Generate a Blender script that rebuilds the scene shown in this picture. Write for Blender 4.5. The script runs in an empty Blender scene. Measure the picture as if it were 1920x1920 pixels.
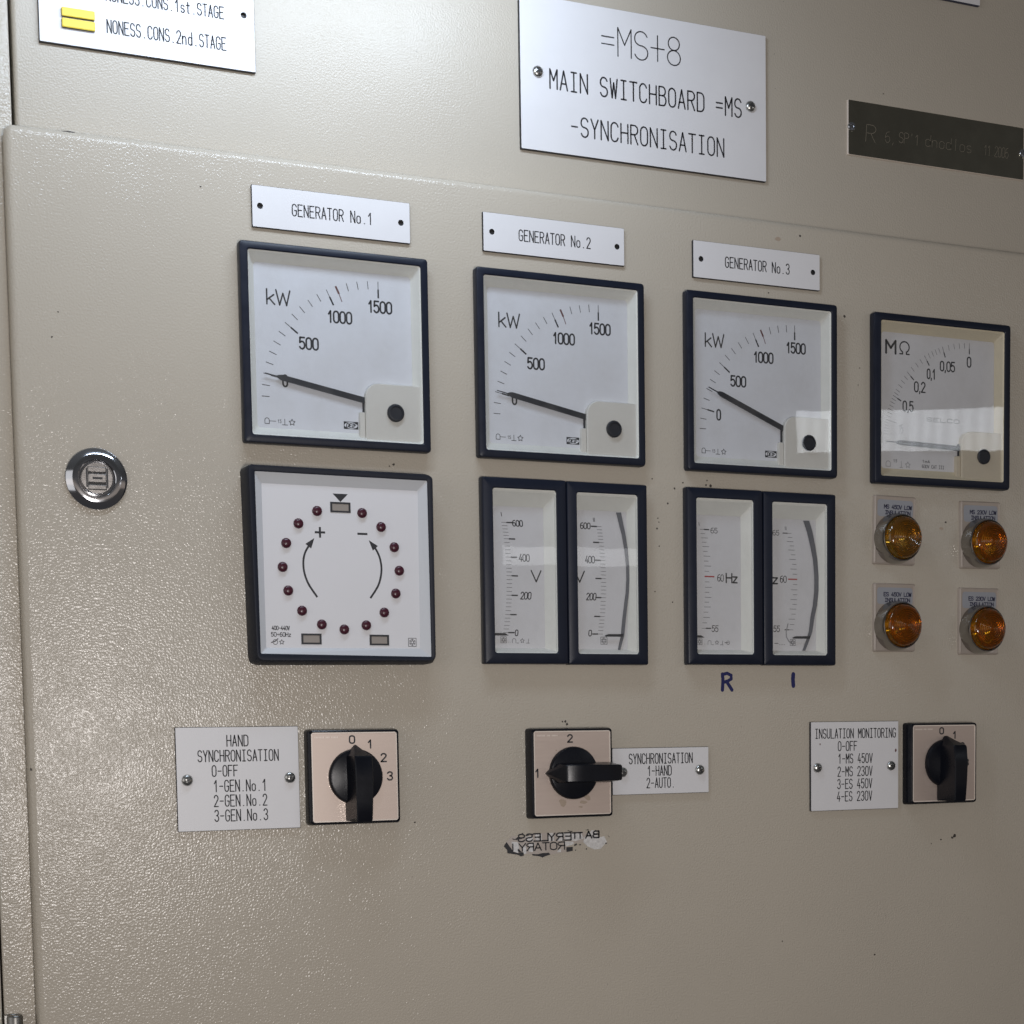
import bpy, math, random
from mathutils import Vector, Matrix
from mathutils.geometry import tessellate_polygon

random.seed(7)
SC = bpy.context.scene
COL = SC.collection
MM = 0.001

# ------------------------------------------------------------------ camera, world, lamps, exposure
# The whole cabinet front is described in millimetres: u to the right, v up, z out of the panel
# towards the viewer.  Blender x = u, z = v, y = -z.
def B(u, v, z):
    return Vector((u * MM, -z * MM, v * MM))

CAM_R = (0.9224004090358228, -0.01622825767497625, 0.385893934991664)
CAM_D = (-0.04369989366011074, -0.9970862578697539, 0.06252450448731639)
CAM_F = (0.3837548758056516, -0.07453615243708256, -0.9204219452377445)
cam_d = bpy.data.cameras.new('camera')
cam = bpy.data.objects.new('camera', cam_d)
COL.objects.link(cam)
r, d, f = [B(*q) / MM for q in (CAM_R, CAM_D, CAM_F)]
rot = Matrix((r, -d, -f)).transposed()
cam.matrix_world = Matrix.Translation(B(-237.11, -104.46, 787.06)) @ rot.to_4x4()
cam_d.sensor_width = 36
cam_d.lens = 3017.086 / 1920 * 36
cam_d.shift_y = (1619.66 - 960) / 1920
cam_d.clip_start = 0.02
cam_d.clip_end = 60
SC.camera = cam

w = bpy.data.worlds.new('World')
SC.world = w
w.use_nodes = True
nt = w.node_tree
bg = nt.nodes['Background']
tc = nt.nodes.new('ShaderNodeTexCoord')
sep = nt.nodes.new('ShaderNodeSeparateXYZ')
nt.links.new(tc.outputs['Generated'], sep.inputs[0])
ramp = nt.nodes.new('ShaderNodeValToRGB')
mr = nt.nodes.new('ShaderNodeMapRange')
mr.inputs['From Min'].default_value = -1
mr.inputs['From Max'].default_value = 1
nt.links.new(sep.outputs['Z'], mr.inputs['Value'])
nt.links.new(mr.outputs['Result'], ramp.inputs['Fac'])
cr = ramp.color_ramp
cr.elements[0].position = 0.0
cr.elements[0].color = (0.06, 0.06, 0.065, 1)
cr.elements[1].position = 1.0
cr.elements[1].color = (0.14, 0.145, 0.15, 1)
for p, c in ((0.30, (0.07, 0.065, 0.065, 1)), (0.43, (0.09, 0.085, 0.08, 1)), (0.458, (0.40, 0.335, 0.29, 1)), (0.53, (0.38, 0.33, 0.29, 1)), (0.566, (0.08, 0.08, 0.085, 1)), (0.66, (0.06, 0.06, 0.06, 1))):
    e = cr.elements.new(p)
    e.color = c
nt.links.new(ramp.outputs['Color'], bg.inputs['Color'])
bg.inputs['Strength'].default_value = 0.8

def area_lamp(name, pos, aim, size, size_y, power, color):
    l = bpy.data.lights.new(name, 'AREA')
    l.shape = 'RECTANGLE'
    l.size = size * MM
    l.size_y = size_y * MM
    l.energy = power
    l.color = color
    o = bpy.data.objects.new(name, l)
    COL.objects.link(o)
    p, a = B(*pos), B(*aim)
    o.location = p
    o.rotation_euler = (a - p).to_track_quat('-Z', 'Y').to_euler()
    return o

area_lamp('cabinet_lamp', (-25, 316, 158), (-70, 205, 0), 300, 24, 0.71, (0.815, 0.95, 1.13))
area_lamp('room_lamp', (-84, -160, 940), (30, 0, 0), 100, 130, 3.4, (1.0, 0.95, 0.925))
area_lamp('left_fill_lamp', (-1150, 60, 560), (-140, 0, 0), 900, 900, 2.1, (0.98, 0.97, 0.97))  # unseen fill added to brighten the faces turned left
fl = area_lamp('ceiling_fluorescent', (1530, 415, 1500), (900, 200, 0), 520, 70, 0.60, (0.90, 0.95, 1.0))
area_lamp('far_fluorescent', (852, 182, 1500), (700, 120, 0), 285, 26, 0.07, (0.95, 0.97, 1.0))
# louvred tubes: the ceiling fitting is brighter between its slats
fl.data.use_nodes = True
ln, ll = fl.data.node_tree.nodes, fl.data.node_tree.links
lg = ln.new('ShaderNodeNewGeometry')
lw = ln.new('ShaderNodeTexWave')
lw.inputs['Scale'].default_value = 7
lw.inputs['Distortion'].default_value = 0.6
ll.new(lg.outputs['Parametric'], lw.inputs['Vector'])
lr = ln.new('ShaderNodeMapRange')
lr.inputs['To Min'].default_value = 0.9
lr.inputs['To Max'].default_value = 1.2
ll.new(lw.outputs['Fac'], lr.inputs['Value'])
ll.new(lr.outputs['Result'], ln['Emission'].inputs['Strength'])

SC.cycles.caustics_reflective = False
SC.view_settings.view_transform = 'Standard'
SC.view_settings.look = 'None'
SC.view_settings.gamma = 1
SC.view_settings.exposure = 0
SC.view_settings.use_curve_mapping = False

# ------------------------------------------------------------------ materials
MATS = {}
def mat(name, color, rough=0.5, metal=0.0, bump=0.0, scale=900.0, var=0.0, varscale=40.0, coat=0.0,
        spec=0.5, trans=0.0, rvar=0.0, detail=2.0, bdist=0.0003, stretch=None, bmod=0.0):
    m = bpy.data.materials.new(name)
    m.use_nodes = True
    n, l = m.node_tree.nodes, m.node_tree.links
    p = n['Principled BSDF']
    p.inputs['Base Color'].default_value = (*color, 1)
    p.inputs['Roughness'].default_value = rough
    p.inputs['Metallic'].default_value = metal
    p.inputs['Specular IOR Level'].default_value = spec
    p.inputs['Coat Weight'].default_value = coat
    p.inputs['Coat Roughness'].default_value = 0.08
    p.inputs['Transmission Weight'].default_value = trans
    co = n.new('ShaderNodeTexCoord')
    src = co.outputs['Object']
    if stretch:
        mp = n.new('ShaderNodeMapping')
        mp.inputs['Scale'].default_value = stretch
        l.new(src, mp.inputs['Vector'])
        src = mp.outputs['Vector']
    if var or rvar:
        t = n.new('ShaderNodeTexNoise')
        t.inputs['Scale'].default_value = varscale
        t.inputs['Detail'].default_value = 6
        t.inputs['Roughness'].default_value = 0.65
        l.new(src, t.inputs['Vector'])
        if var:
            mx = n.new('ShaderNodeMixRGB')
            mx.blend_type = 'MIX'
            mx.inputs[1].default_value = (*[max(0, c * (1 - var)) for c in color], 1)
            mx.inputs[2].default_value = (*[min(1, c * (1 + var)) for c in color], 1)
            l.new(t.outputs['Fac'], mx.inputs[0])
            l.new(mx.outputs[0], p.inputs['Base Color'])
        if rvar:
            q = n.new('ShaderNodeMapRange')
            q.inputs['To Min'].default_value = max(0.02, rough - rvar)
            q.inputs['To Max'].default_value = min(1, rough + rvar)
            l.new(t.outputs['Fac'], q.inputs['Value'])
            l.new(q.outputs['Result'], p.inputs['Roughness'])
    if bump:
        t2 = n.new('ShaderNodeTexNoise')
        t2.inputs['Scale'].default_value = scale
        t2.inputs['Detail'].default_value = detail
        t2.inputs['Roughness'].default_value = 0.45
        l.new(src, t2.inputs['Vector'])
        b = n.new('ShaderNodeBump')
        b.inputs['Strength'].default_value = bump
        b.inputs['Distance'].default_value = bdist
        if bmod:
            t3 = n.new('ShaderNodeTexNoise')
            t3.inputs['Scale'].default_value = 38
            t3.inputs['Detail'].default_value = 3
            l.new(src, t3.inputs['Vector'])
            q3 = n.new('ShaderNodeMapRange')
            q3.inputs['From Min'].default_value = 0.3
            q3.inputs['From Max'].default_value = 0.7
            q3.inputs['To Min'].default_value = bump * (1 - bmod)
            q3.inputs['To Max'].default_value = bump * (1 + bmod * .5)
            l.new(t3.outputs['Fac'], q3.inputs['Value'])
            l.new(q3.outputs['Result'], b.inputs['Strength'])
        l.new(t2.outputs['Fac'], b.inputs['Height'])
        l.new(b.outputs['Normal'], p.inputs['Normal'])
    MATS[name] = m
    return m

PAINT = mat('textured_beige_paint', (0.482, 0.438, 0.368), 0.20, bump=1.0, scale=980, var=0.05, varscale=14, detail=0.8, bdist=0.00025, spec=0.31, rvar=0.05, bmod=0.3)
PAINT2 = mat('satin_beige_paint', (0.476, 0.434, 0.366), 0.34, bump=1.0, scale=1050, var=0.045, varscale=14, detail=0.8, bdist=0.00018, spec=0.35, rvar=0.06, bmod=0.4)
WHITE = mat('white_engraving_laminate', (0.72, 0.715, 0.73), 0.40, bump=0.15, scale=1500, var=0.055, varscale=34, bdist=0.0001, rvar=0.08)
CORE = mat('black_laminate_core', (0.02, 0.02, 0.024), 0.5, var=0.3, varscale=300)
INK = mat('engraved_black', (0.022, 0.022, 0.026), 0.6, var=0.3, varscale=400)
PRINT = mat('printed_black', (0.018, 0.019, 0.024), 0.55)
THINPRINT = mat('printed_grey', (0.09, 0.09, 0.10), 0.6)
FAINT = mat('faded_print', (0.30, 0.30, 0.31), 0.6)
REDPRINT = mat('printed_red', (0.42, 0.05, 0.05), 0.55)
REDMARK = mat('dark_red_paint', (0.13, 0.05, 0.05), 0.6)
BEZEL = mat('navy_black_plastic', (0.009, 0.0125, 0.025), 0.40, spec=0.32, bump=0.25, scale=1800, rvar=0.12, varscale=90, bdist=0.00008, var=0.25)
RUBBER = mat('black_rubber', (0.009, 0.012, 0.022), 0.5, spec=0.3, bump=0.3, scale=900, rvar=0.12, varscale=70, bdist=0.0001, var=0.3)
DIAL = mat('white_dial', (0.70, 0.71, 0.745), 0.55, var=0.015, varscale=30)
DIALW = mat('warm_dial', (0.69, 0.68, 0.69), 0.55, var=0.02, varscale=40)
SURR = mat('cream_dial_surround', (0.74, 0.74, 0.69), 0.45, var=0.03, varscale=50)
SURRY = mat('yellowed_dial_surround', (0.66, 0.585, 0.43), 0.45, var=0.03, varscale=50)
COVER = mat('cream_cover', (0.68, 0.66, 0.605), 0.42, var=0.03, varscale=60)
COVERY = mat('yellowed_cover', (0.60, 0.525, 0.40), 0.42, var=0.03, varscale=60)
NEEDLE = mat('black_needle', (0.012, 0.014, 0.02), 0.5)
SLOT = mat('dark_slot', (0.10, 0.105, 0.12), 0.6, var=0.15, varscale=120)
SYNF = mat('synchroscope_face', (0.70, 0.70, 0.725), 0.5, var=0.02, varscale=60)
SYNB = mat('synchroscope_face_frame', (0.56, 0.58, 0.61), 0.42, var=0.03, varscale=60)
LED = mat('dark_red_lens', (0.055, 0.007, 0.018), 0.34, coat=0.08, rvar=0.05, varscale=300)
WINDOWG = mat('unlit_window', (0.30, 0.27, 0.245), 0.3, var=0.06, varscale=300)
CHROME = mat('worn_chrome', (0.58, 0.59, 0.62), 0.12, metal=1.0, rvar=0.08, varscale=160)
STEEL = mat('dull_steel', (0.42, 0.40, 0.385), 0.34, metal=1.0, bump=0.3, scale=1500, rvar=0.12, varscale=220, bdist=0.0001)
SCREWM = mat('zinc_screw', (0.50, 0.50, 0.48), 0.28, metal=1.0, rvar=0.1, varscale=500)
DARKM = mat('painted_recess_shade', (0.03, 0.03, 0.032), 0.5, var=0.3, varscale=300)  # dark colour stands in for the shade inside holes and recesses
FACEM = mat('brushed_metal_face', (0.60, 0.50, 0.44), 0.46, metal=0.55, rvar=0.08, varscale=60, var=0.06, bump=0.35, scale=260, bdist=0.00004, stretch=(1, 1, 14))
FACEE = mat('bright_face_edge', (0.88, 0.79, 0.71), 0.3, metal=0.35)
FRAMEM = mat('black_switch_frame', (0.008, 0.009, 0.013), 0.22, spec=0.22, var=0.3, varscale=200, bump=0.2, scale=900, bdist=0.0001)
RINGM = mat('dull_chrome_ring', (0.36, 0.345, 0.33), 0.2, metal=1.0, rvar=0.1, varscale=160)
KNOB = mat('black_knob_plastic', (0.006, 0.007, 0.011), 0.30, spec=0.22, bump=0.2, scale=1400, rvar=0.1, varscale=120, bdist=0.00008, var=0.3)
HOLDER = mat('clear_label_holder', (0.40, 0.345, 0.30), 0.22, var=0.06, varscale=100, coat=0.4)
LABELG = mat('grey_label', (0.30, 0.31, 0.34), 0.5, var=0.05, varscale=120)
BLUEINK = mat('faded_blue_ink', (0.035, 0.035, 0.075), 0.55, var=0.5, varscale=900)
MARKER = mat('blue_marker_ink', (0.010, 0.014, 0.10), 0.4, var=0.2, varscale=200)
BRASS = mat('dark_polished_plate', (0.42, 0.39, 0.31), 0.17, metal=1.0, rvar=0.05, varscale=60, var=0.08)
SCRATCH = mat('scratched_lettering', (0.30, 0.265, 0.21), 0.5, metal=0.5)
YELLOW = mat('yellow_laminate', (0.80, 0.62, 0.05), 0.45, var=0.04, varscale=200)
SILVERP = mat('silver_sticker_residue', (0.72, 0.69, 0.67), 0.32, metal=0.0, bump=1.0, scale=700, var=0.6, varscale=480, bdist=0.0002)
GLUE = mat('pinkish_glue_film', (0.47, 0.42, 0.38), 0.28, var=0.14, varscale=250)
SPECK = mat('chipped_paint_spot', (0.05, 0.042, 0.036), 0.7, var=0.4, varscale=300)
SMEAR = mat('brown_smear', (0.40, 0.32, 0.25), 0.5, var=0.2, varscale=200)
HINGEM = mat('dark_hinge_steel', (0.27, 0.265, 0.25), 0.36, metal=1.0, rvar=0.12, varscale=150)
EDGEBLUE = mat('dark_blue_laminate_edge', (0.03, 0.035, 0.07), 0.5)
GAP = mat('dark_gap_lining', (0.12, 0.085, 0.055), 0.7, var=0.2, varscale=60)

def glass_mat(name, rough=0.015):
    m = bpy.data.materials.new(name)
    m.use_nodes = True
    n, l = m.node_tree.nodes, m.node_tree.links
    n.remove(n['Principled BSDF'])
    out = n['Material Output']
    tr = n.new('ShaderNodeBsdfTransparent')
    tr.inputs['Color'].default_value = (0.965, 0.97, 0.975, 1)
    gl = n.new('ShaderNodeBsdfGlossy')
    gl.inputs['Roughness'].default_value = rough
    fr = n.new('ShaderNodeFresnel')
    fr.inputs['IOR'].default_value = 1.5
    ge = n.new('ShaderNodeNewGeometry')
    sub = n.new('ShaderNodeMath')
    sub.operation = 'SUBTRACT'
    sub.inputs[0].default_value = 1
    l.new(ge.outputs['Backfacing'], sub.inputs[1])
    mul = n.new('ShaderNodeMath')
    mul.operation = 'MULTIPLY'
    l.new(fr.outputs[0], mul.inputs[0])
    l.new(sub.outputs[0], mul.inputs[1])
    mx = n.new('ShaderNodeMixShader')
    l.new(mul.outputs[0], mx.inputs[0])
    l.new(tr.outputs[0], mx.inputs[1])
    l.new(gl.outputs[0], mx.inputs[2])
    tx = n.new('ShaderNodeTexCoord')
    nz = n.new('ShaderNodeTexNoise')
    nz.inputs['Scale'].default_value = 28
    nz.inputs['Detail'].default_value = 1
    l.new(tx.outputs['Object'], nz.inputs['Vector'])
    bp_ = n.new('ShaderNodeBump')
    bp_.inputs['Strength'].default_value = 1
    bp_.inputs['Distance'].default_value = 0.00004
    l.new(nz.outputs['Fac'], bp_.inputs['Height'])
    l.new(bp_.outputs['Normal'], gl.inputs['Normal'])
    du = n.new('ShaderNodeTexNoise')
    du.inputs['Scale'].default_value = 60
    du.inputs['Detail'].default_value = 8
    l.new(tx.outputs['Object'], du.inputs['Vector'])
    dr = n.new('ShaderNodeMapRange')
    dr.inputs['From Min'].default_value = 0.4
    dr.inputs['From Max'].default_value = 0.8
    dr.inputs['To Min'].default_value = 0.01
    dr.inputs['To Max'].default_value = 0.07
    l.new(du.outputs['Fac'], dr.inputs['Value'])
    df = n.new('ShaderNodeBsdfDiffuse')
    df.inputs['Color'].default_value = (0.6, 0.57, 0.52, 1)
    mx2 = n.new('ShaderNodeMixShader')
    l.new(dr.outputs['Result'], mx2.inputs[0])
    l.new(mx.outputs[0], mx2.inputs[1])
    l.new(df.outputs[0], mx2.inputs[2])
    l.new(mx2.outputs[0], out.inputs['Surface'])
    MATS[name] = m
    return m
GLASS = glass_mat('meter_glass')

AMBER = mat('amber_lens', (0.66, 0.29, 0.010), 0.08, trans=0.94)
AMBER.node_tree.nodes['Principled BSDF'].inputs['IOR'].default_value = 1.45
AMBERB = mat('brown_amber_lens', (0.58, 0.33, 0.04), 0.08, trans=0.92)
REFL = mat('lamp_reflector', (0.55, 0.42, 0.25), 0.35, metal=0.8, var=0.2, varscale=200)

# ------------------------------------------------------------------ mesh builder (millimetres)
class MB:
    def __init__(self):
        self.v, self.f, self.m, self.mats = [], [], [], []
    def mi(self, m):
        if m not in self.mats:
            self.mats.append(m)
        return self.mats.index(m)
    def add(self, pts):
        i = len(self.v)
        self.v += [tuple(p) for p in pts]
        return list(range(i, i + len(pts)))
    def face(self, idx, m):
        self.f.append(tuple(idx))
        self.m.append(self.mi(m))
    def poly(self, pts2, z, m):
        """flat polygon, counter-clockwise seen from the viewer"""
        idx = self.add([(p[0], p[1], z) for p in pts2])
        if len(idx) <= 4:
            self.face(idx, m)
        else:
            for t in tessellate_polygon([[Vector((p[0], p[1], 0)) for p in pts2]]):
                self._tri([idx[k] for k in t], m)
    def _tri(self, t, m):
        a, b, c = [self.v[k] for k in t]
        if (b[0] - a[0]) * (c[1] - a[1]) - (b[1] - a[1]) * (c[0] - a[0]) < 0:
            t = t[::-1]
        self.face(t, m)
    def skin(self, rings, m, cap0=False, cap1=False, closed=True, ms=None):
        """rings: list of equally long closed loops of 3-D points (ccw seen from the viewer, from back to front)"""
        ids = [self.add(rg) for rg in rings]
        n = len(rings[0])
        for k in range(len(ids) - 1):
            a, b = ids[k], ids[k + 1]
            mm = ms[k] if ms else m
            for i in range(n):
                j = (i + 1) % n
                self.face((a[i], a[j], b[j], b[i]), mm)
        if cap0:
            self.face(ids[0][::-1], m)
        if cap1:
            self.face(ids[-1], ms[-1] if ms and len(ms) == len(ids) else m)
        return ids
    def holed(self, outer, holes, z, m):
        loops = [outer] + holes
        flat = []
        for lp in loops:
            flat += lp
        idx = self.add([(p[0], p[1], z) for p in flat])
        for t in tessellate_polygon([[Vector((p[0], p[1], 0)) for p in lp] for lp in loops]):
            self._tri([idx[k] for k in t], m)
    def stroke(self, pts, wd, z, m, closed=False, caps=True):
        """flat ribbon of constant width along a polyline"""
        P = [Vector(p[:2]) for p in pts]
        Q = [P[0]]
        for p in P[1:]:
            if (p - Q[-1]).length > 1e-5:
                Q.append(p)
        if closed and (Q[0] - Q[-1]).length < 1e-5:
            Q.pop()
        n = len(Q)
        if n < 2:
            return
        if n > 2:
            cut = [i for i in range(0 if closed else 1, n if closed else n - 1)
                   if (Q[i] - Q[i - 1]).normalized().dot((Q[(i + 1) % n] - Q[i]).normalized()) < 0.25]
            if cut:
                if closed:
                    Q = Q[cut[0]:] + Q[:cut[0]] + [Q[cut[0]]]
                    cut = [c - cut[0] for c in cut[1:]]
                ends = [0] + cut + [len(Q) - 1]
                for a, b in zip(ends[:-1], ends[1:]):
                    self.stroke([tuple(p) for p in Q[a:b + 1]], wd, z, m, False, caps)
                return
        h = wd / 2
        L, R = [], []
        for i in range(n):
            if closed:
                a, b = Q[i] - Q[i - 1], Q[(i + 1) % n] - Q[i]
            else:
                a = Q[i] - Q[i - 1] if i else Q[1] - Q[0]
                b = Q[i + 1] - Q[i] if i < n - 1 else Q[i] - Q[i - 1]
            a, b = a.normalized(), b.normalized()
            na, nb = Vector((-a.y, a.x)), Vector((-b.y, b.x))
            t = na + nb
            if t.length < 0.3:
                t = na * 1.0
                k = 1.0
            else:
                t = t.normalized()
                k = min(1.8, 1.0 / max(0.3, t.dot(na)))
            L.append(Q[i] + t * h * k)
            R.append(Q[i] - t * h * k)
        iL = self.add([(p.x, p.y, z) for p in L])
        iR = self.add([(p.x, p.y, z) for p in R])
        for i in range(n if closed else n - 1):
            j = (i + 1) % n
            self.face((iR[i], iR[j], iL[j], iL[i]), m)
        if caps and not closed:
            for e, s in ((0, -1), (n - 1, 1)):
                dr = (Q[1] - Q[0]) if e == 0 else (Q[-1] - Q[-2])
                a0 = math.atan2(dr.y, dr.x) + (math.pi if e == 0 else 0)
                arc = [(Q[e].x + h * math.cos(a0 + q), Q[e].y + h * math.sin(a0 + q), z) for q in (-1.0, -0.5, 0, 0.5, 1.0)]
                ids = self.add(arc)
                if e == 0:
                    self.face([iL[0]] + ids + [iR[0]], m)
                else:
                    self.face([iR[-1]] + ids + [iL[-1]], m)
    def build(self, name, parent=None, loc=None, smooth=None, rotz=0.0):
        me = bpy.data.meshes.new(name)
        me.from_pydata([B(*p) for p in self.v], [], self.f)
        for m in self.mats:
            me.materials.append(m)
        me.polygons.foreach_set('material_index', self.m)
        if smooth:
            me.polygons.foreach_set('use_smooth', [True] * len(me.polygons))
            me.update()
            me.set_sharp_from_angle(angle=math.radians(smooth))
        me.update()
        o = bpy.data.objects.new(name, me)
        COL.objects.link(o)
        if parent:
            o.parent = parent
        if loc:
            o.location = B(*loc)
        if rotz:
            o.rotation_euler = (0, -rotz, 0)
        return o

def rr(u0, u1, v0, v1, rad=0.0, n=4):
    """rounded rectangle, counter-clockwise"""
    if rad <= 0:
        return [(u0, v0), (u1, v0), (u1, v1), (u0, v1)]
    out = []
    for cx, cy, a0 in ((u0 + rad, v0 + rad, 180), (u1 - rad, v0 + rad, 270), (u1 - rad, v1 - rad, 0), (u0 + rad, v1 - rad, 90)):
        for k in range(n + 1):
            a = math.radians(a0 + 90 * k / n)
            out.append((cx + rad * math.cos(a), cy + rad * math.sin(a)))
    return out
def circ(cu, cv, rad, n=24, a0=0.0):
    return [(cu + rad * math.cos(a0 + 2 * math.pi * k / n), cv + rad * math.sin(a0 + 2 * math.pi * k / n)) for k in range(n)]
def at(loop, z):
    return [(p[0], p[1], z) for p in loop]
def lathe(mb, cu, cv, prof, m, n=32, cap=True, ms=None):
    """prof: (radius, z) from the back outer edge inwards to the front"""
    mb.skin([at(circ(cu, cv, max(p[0], 0.001), n), p[1]) for p in prof], m, cap1=cap, ms=ms)

def thing(name, label, cat, loc=(0, 0, 0), group=None, rot=0.0):
    o = bpy.data.objects.new(name, None)
    o.empty_display_size = 0.01
    COL.objects.link(o)
    o.location = B(*loc)
    o.rotation_euler = (0, -rot, 0)
    return tag(o, label, cat, group)
def tag(o, label, cat, group=None):
    o['label'] = label
    o['category'] = cat
    if group:
        o['group'] = group
    return o

# ------------------------------------------------------------------ single-stroke lettering
def E(cx, cy, rx, ry, a0, a1, n=9):
    return [(cx + rx * math.cos(math.radians(a0 + (a1 - a0) * k / n)), cy + ry * math.sin(math.radians(a0 + (a1 - a0) * k / n))) for k in range(n + 1)]
SB = .27
OO = [(0, SB), (0, 1 - SB)] + E(.5, 1 - SB, .5, SB, 180, 0) + [(1, SB)] + E(.5, SB, .5, SB, 0, -180)
CC = E(.5, 1 - SB, .5, SB, 15, 180) + E(.5, SB, .5, SB, 180, 345)
SS = E(.5, .75, .48, .25, 20, 180) + E(.5, .70, .48, .20, 180, 262, 4) + E(.5, .28, .5, .22, 80, 0, 4) + E(.5, .26, .5, .26, 0, -160)
def sc(paths, sx, sy, ox=0.0, oy=0.0):
    return [[(ox + p[0] * sx, oy + p[1] * sy) for p in q] for q in paths]
G = {
 'A': [[(0, 0), (.5, 1), (1, 0)], [(.17, .33), (.83, .33)]],
 'B': [[(0, .53), (.55, .53)] + E(.55, .265, .45, .265, 90, -90) + [(0, 0), (0, 1), (.5, 1)] + E(.5, .765, .42, .235, 90, -90)],
 'C': [CC],
 'D': [[(0, 0), (0, 1), (.45, 1)] + E(.45, 1 - SB, .55, SB, 90, 0) + E(.45, SB, .55, SB, 0, -90) + [(0, 0)]],
 'E': [[(1, 0), (0, 0), (0, 1), (1, 1)], [(0, .53), (.8, .53)]],
 'F': [[(0, 0), (0, 1), (1, 1)], [(0, .53), (.8, .53)]],
 'G': [CC + [(1, .47), (.55, .47)]],
 'H': [[(0, 0), (0, 1)], [(1, 0), (1, 1)], [(0, .53), (1, .53)]],
 'I': [[(.5, 0), (.5, 1)], [(.15, 0), (.85, 0)], [(.15, 1), (.85, 1)]],
 'i': [[(.5, 0), (.5, 1)]],
 'K': [[(0, 0), (0, 1)], [(1, 1), (0, .4)], [(.3, .58), (1, 0)]],
 'L': [[(0, 1), (0, 0), (1, 0)]],
 'M': [[(0, 0), (0, 1), (.5, .42), (1, 1), (1, 0)]],
 'N': [[(0, 0), (0, 1), (1, 0), (1, 1)]],
 'O': [OO], '0': [OO],
 'P': [[(0, 0), (0, 1), (.52, 1)] + E(.52, .75, .48, .25, 90, -90) + [(0, .5)]],
 'R': [[(0, 0), (0, 1), (.52, 1)] + E(.52, .755, .48, .245, 90, -90) + [(0, .51)], [(.5, .51), (1, 0)]],
 'S': [SS],
 'T': [[(0, 1), (1, 1)], [(.5, 1), (.5, 0)]],
 'U': [[(0, 1), (0, SB)] + E(.5, SB, .5, SB, 180, 360) + [(1, 1)]],
 'V': [[(0, 1), (.5, 0), (1, 1)]],
 'W': [[(0, 1), (.25, 0), (.5, .8), (.75, 0), (1, 1)]],
 'Y': [[(0, 1), (.5, .45), (1, 1)], [(.5, .45), (.5, 0)]],
 '1': [[(.15, .72), (.6, 1), (.6, 0)]],
 '2': [E(.5, .74, .48, .26, 170, -25) + [(0, 0), (1, 0)]],
 '3': [E(.5, .76, .46, .24, 160, -90) + E(.5, .26, .5, .26, 90, -160)],
 '4': [[(.62, 1), (0, .28), (1, .28)], [(.72, .55), (.72, 0)]],
 '5': [[(.95, 1), (.12, 1), (.06, .55)] + E(.48, .33, .52, .33, 125, -150)],
 '6': [[(.85, 1)] + E(.62, .5, .62, .5, 120, 180, 5) + E(.5, .3, .5, .3, 180, 540, 16)],
 '8': [E(.5, .765, .43, .235, -90, 270, 16), E(.5, .265, .5, .265, 90, 450, 16)],
 '9': [[(.15, 0)] + E(.38, .5, .62, .5, -60, 0, 5) + E(.5, .7, .5, .3, 0, 360, 16)],
 'k': [[(0, 0), (0, 1)], [(.9, .66), (0, .28)], [(.3, .4), (1, 0)]],
 'o': sc([OO], .86, .62, .07), 'a': sc([OO], .8, .6, 0) + [[(.8, .6), (.8, 0)]],
 'n': [[(0, 0), (0, .62)], [(0, .4)] + E(.45, .4, .42, .22, 180, 0) + [(.87, 0)]],
 'd': sc([OO], .86, .62, .07) + [[(.93, 0), (.93, 1)]],
 'l': [[(.5, 0), (.5, 1)]],
 's': sc([SS], .8, .62, .1),
 't': [[(.42, .92), (.42, .16)] + E(.6, .16, .18, .16, 180, 300, 4), [(.1, .66), (.85, .66)]],
 'z': [[(0, .64), (.9, .64), (0, 0), (.9, 0)]],
 'm': [[(0, 0), (0, .6)], E(.25, .42, .25, .2, 180, 0) + [(.5, 0)], E(.75, .42, .25, .2, 180, 0) + [(1, 0)]],
 '.': [[(.47, .02), (.53, .02)]],
 ',': [[(.55, .06), (.4, -.16)]],
 '=': [[(.05, .62), (.95, .62)], [(.05, .36), (.95, .36)]],
 '-': [[(.1, .48), (.9, .48)]],
 '+': [[(0, .5), (1, .5)], [(.5, .95), (.5, .05)]],
 '÷': [[(0, .5), (1, .5)], [(.48, .8), (.52, .8)], [(.48, .2), (.52, .2)]],
 'Ω': [[(0, 0), (.3, 0), (.3, .14)] + E(.5, .56, .5, .44, 245, -65, 16) + [(.7, .14), (.7, 0), (1, 0)]],
 "'": [[(.5, 1), (.45, .78)]],
 '/': [[(0, 0), (1, 1)]],
}
def text(mb, s, u0, u1, base, h, wd, z, m, gw=None, adv=None, slant=0.0, mirror=False, fill=.74):
    """letters of s spread evenly from u0 to u1 on the baseline"""
    adv = adv or {}
    A = [adv.get(c, 1.0) for c in s]
    n = len(s)
    if n == 1:
        cell, g = (u1 - u0), (u1 - u0)
        cent = [(u0 + u1) / 2]
    else:
        # centre-to-centre distances
        D = [(A[i] + A[i + 1]) / 2 for i in range(n - 1)]
        tot = sum(D) + fill * (A[0] + A[-1]) / 2
        cell = (u1 - u0) / tot
        x = u0 + cell * fill * A[0] / 2
        cent = [x]
        for q in D:
            x += q * cell
            cent.append(x)
        g = cell * fill
    if gw:
        g = gw
    for c, cx, a in zip(s, cent, A):
        if c == ' ':
            continue
        wl = g * (a if c in 'MWΩm' else (1.0 if a >= 1 else max(a, .5)))
        for q in G[c]:
            pts = []
            for px, py in q:
                xx = (px - .5) * wl
                if mirror:
                    xx = -xx
                pts.append((cx + xx + slant * py * h, base + py * h))
            if mirror:
                pts = pts[::-1]
            closed = (abs(pts[0][0] - pts[-1][0]) + abs(pts[0][1] - pts[-1][1])) < 1e-4
            mb.stroke(pts, wd, z, m, closed=closed)

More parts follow.
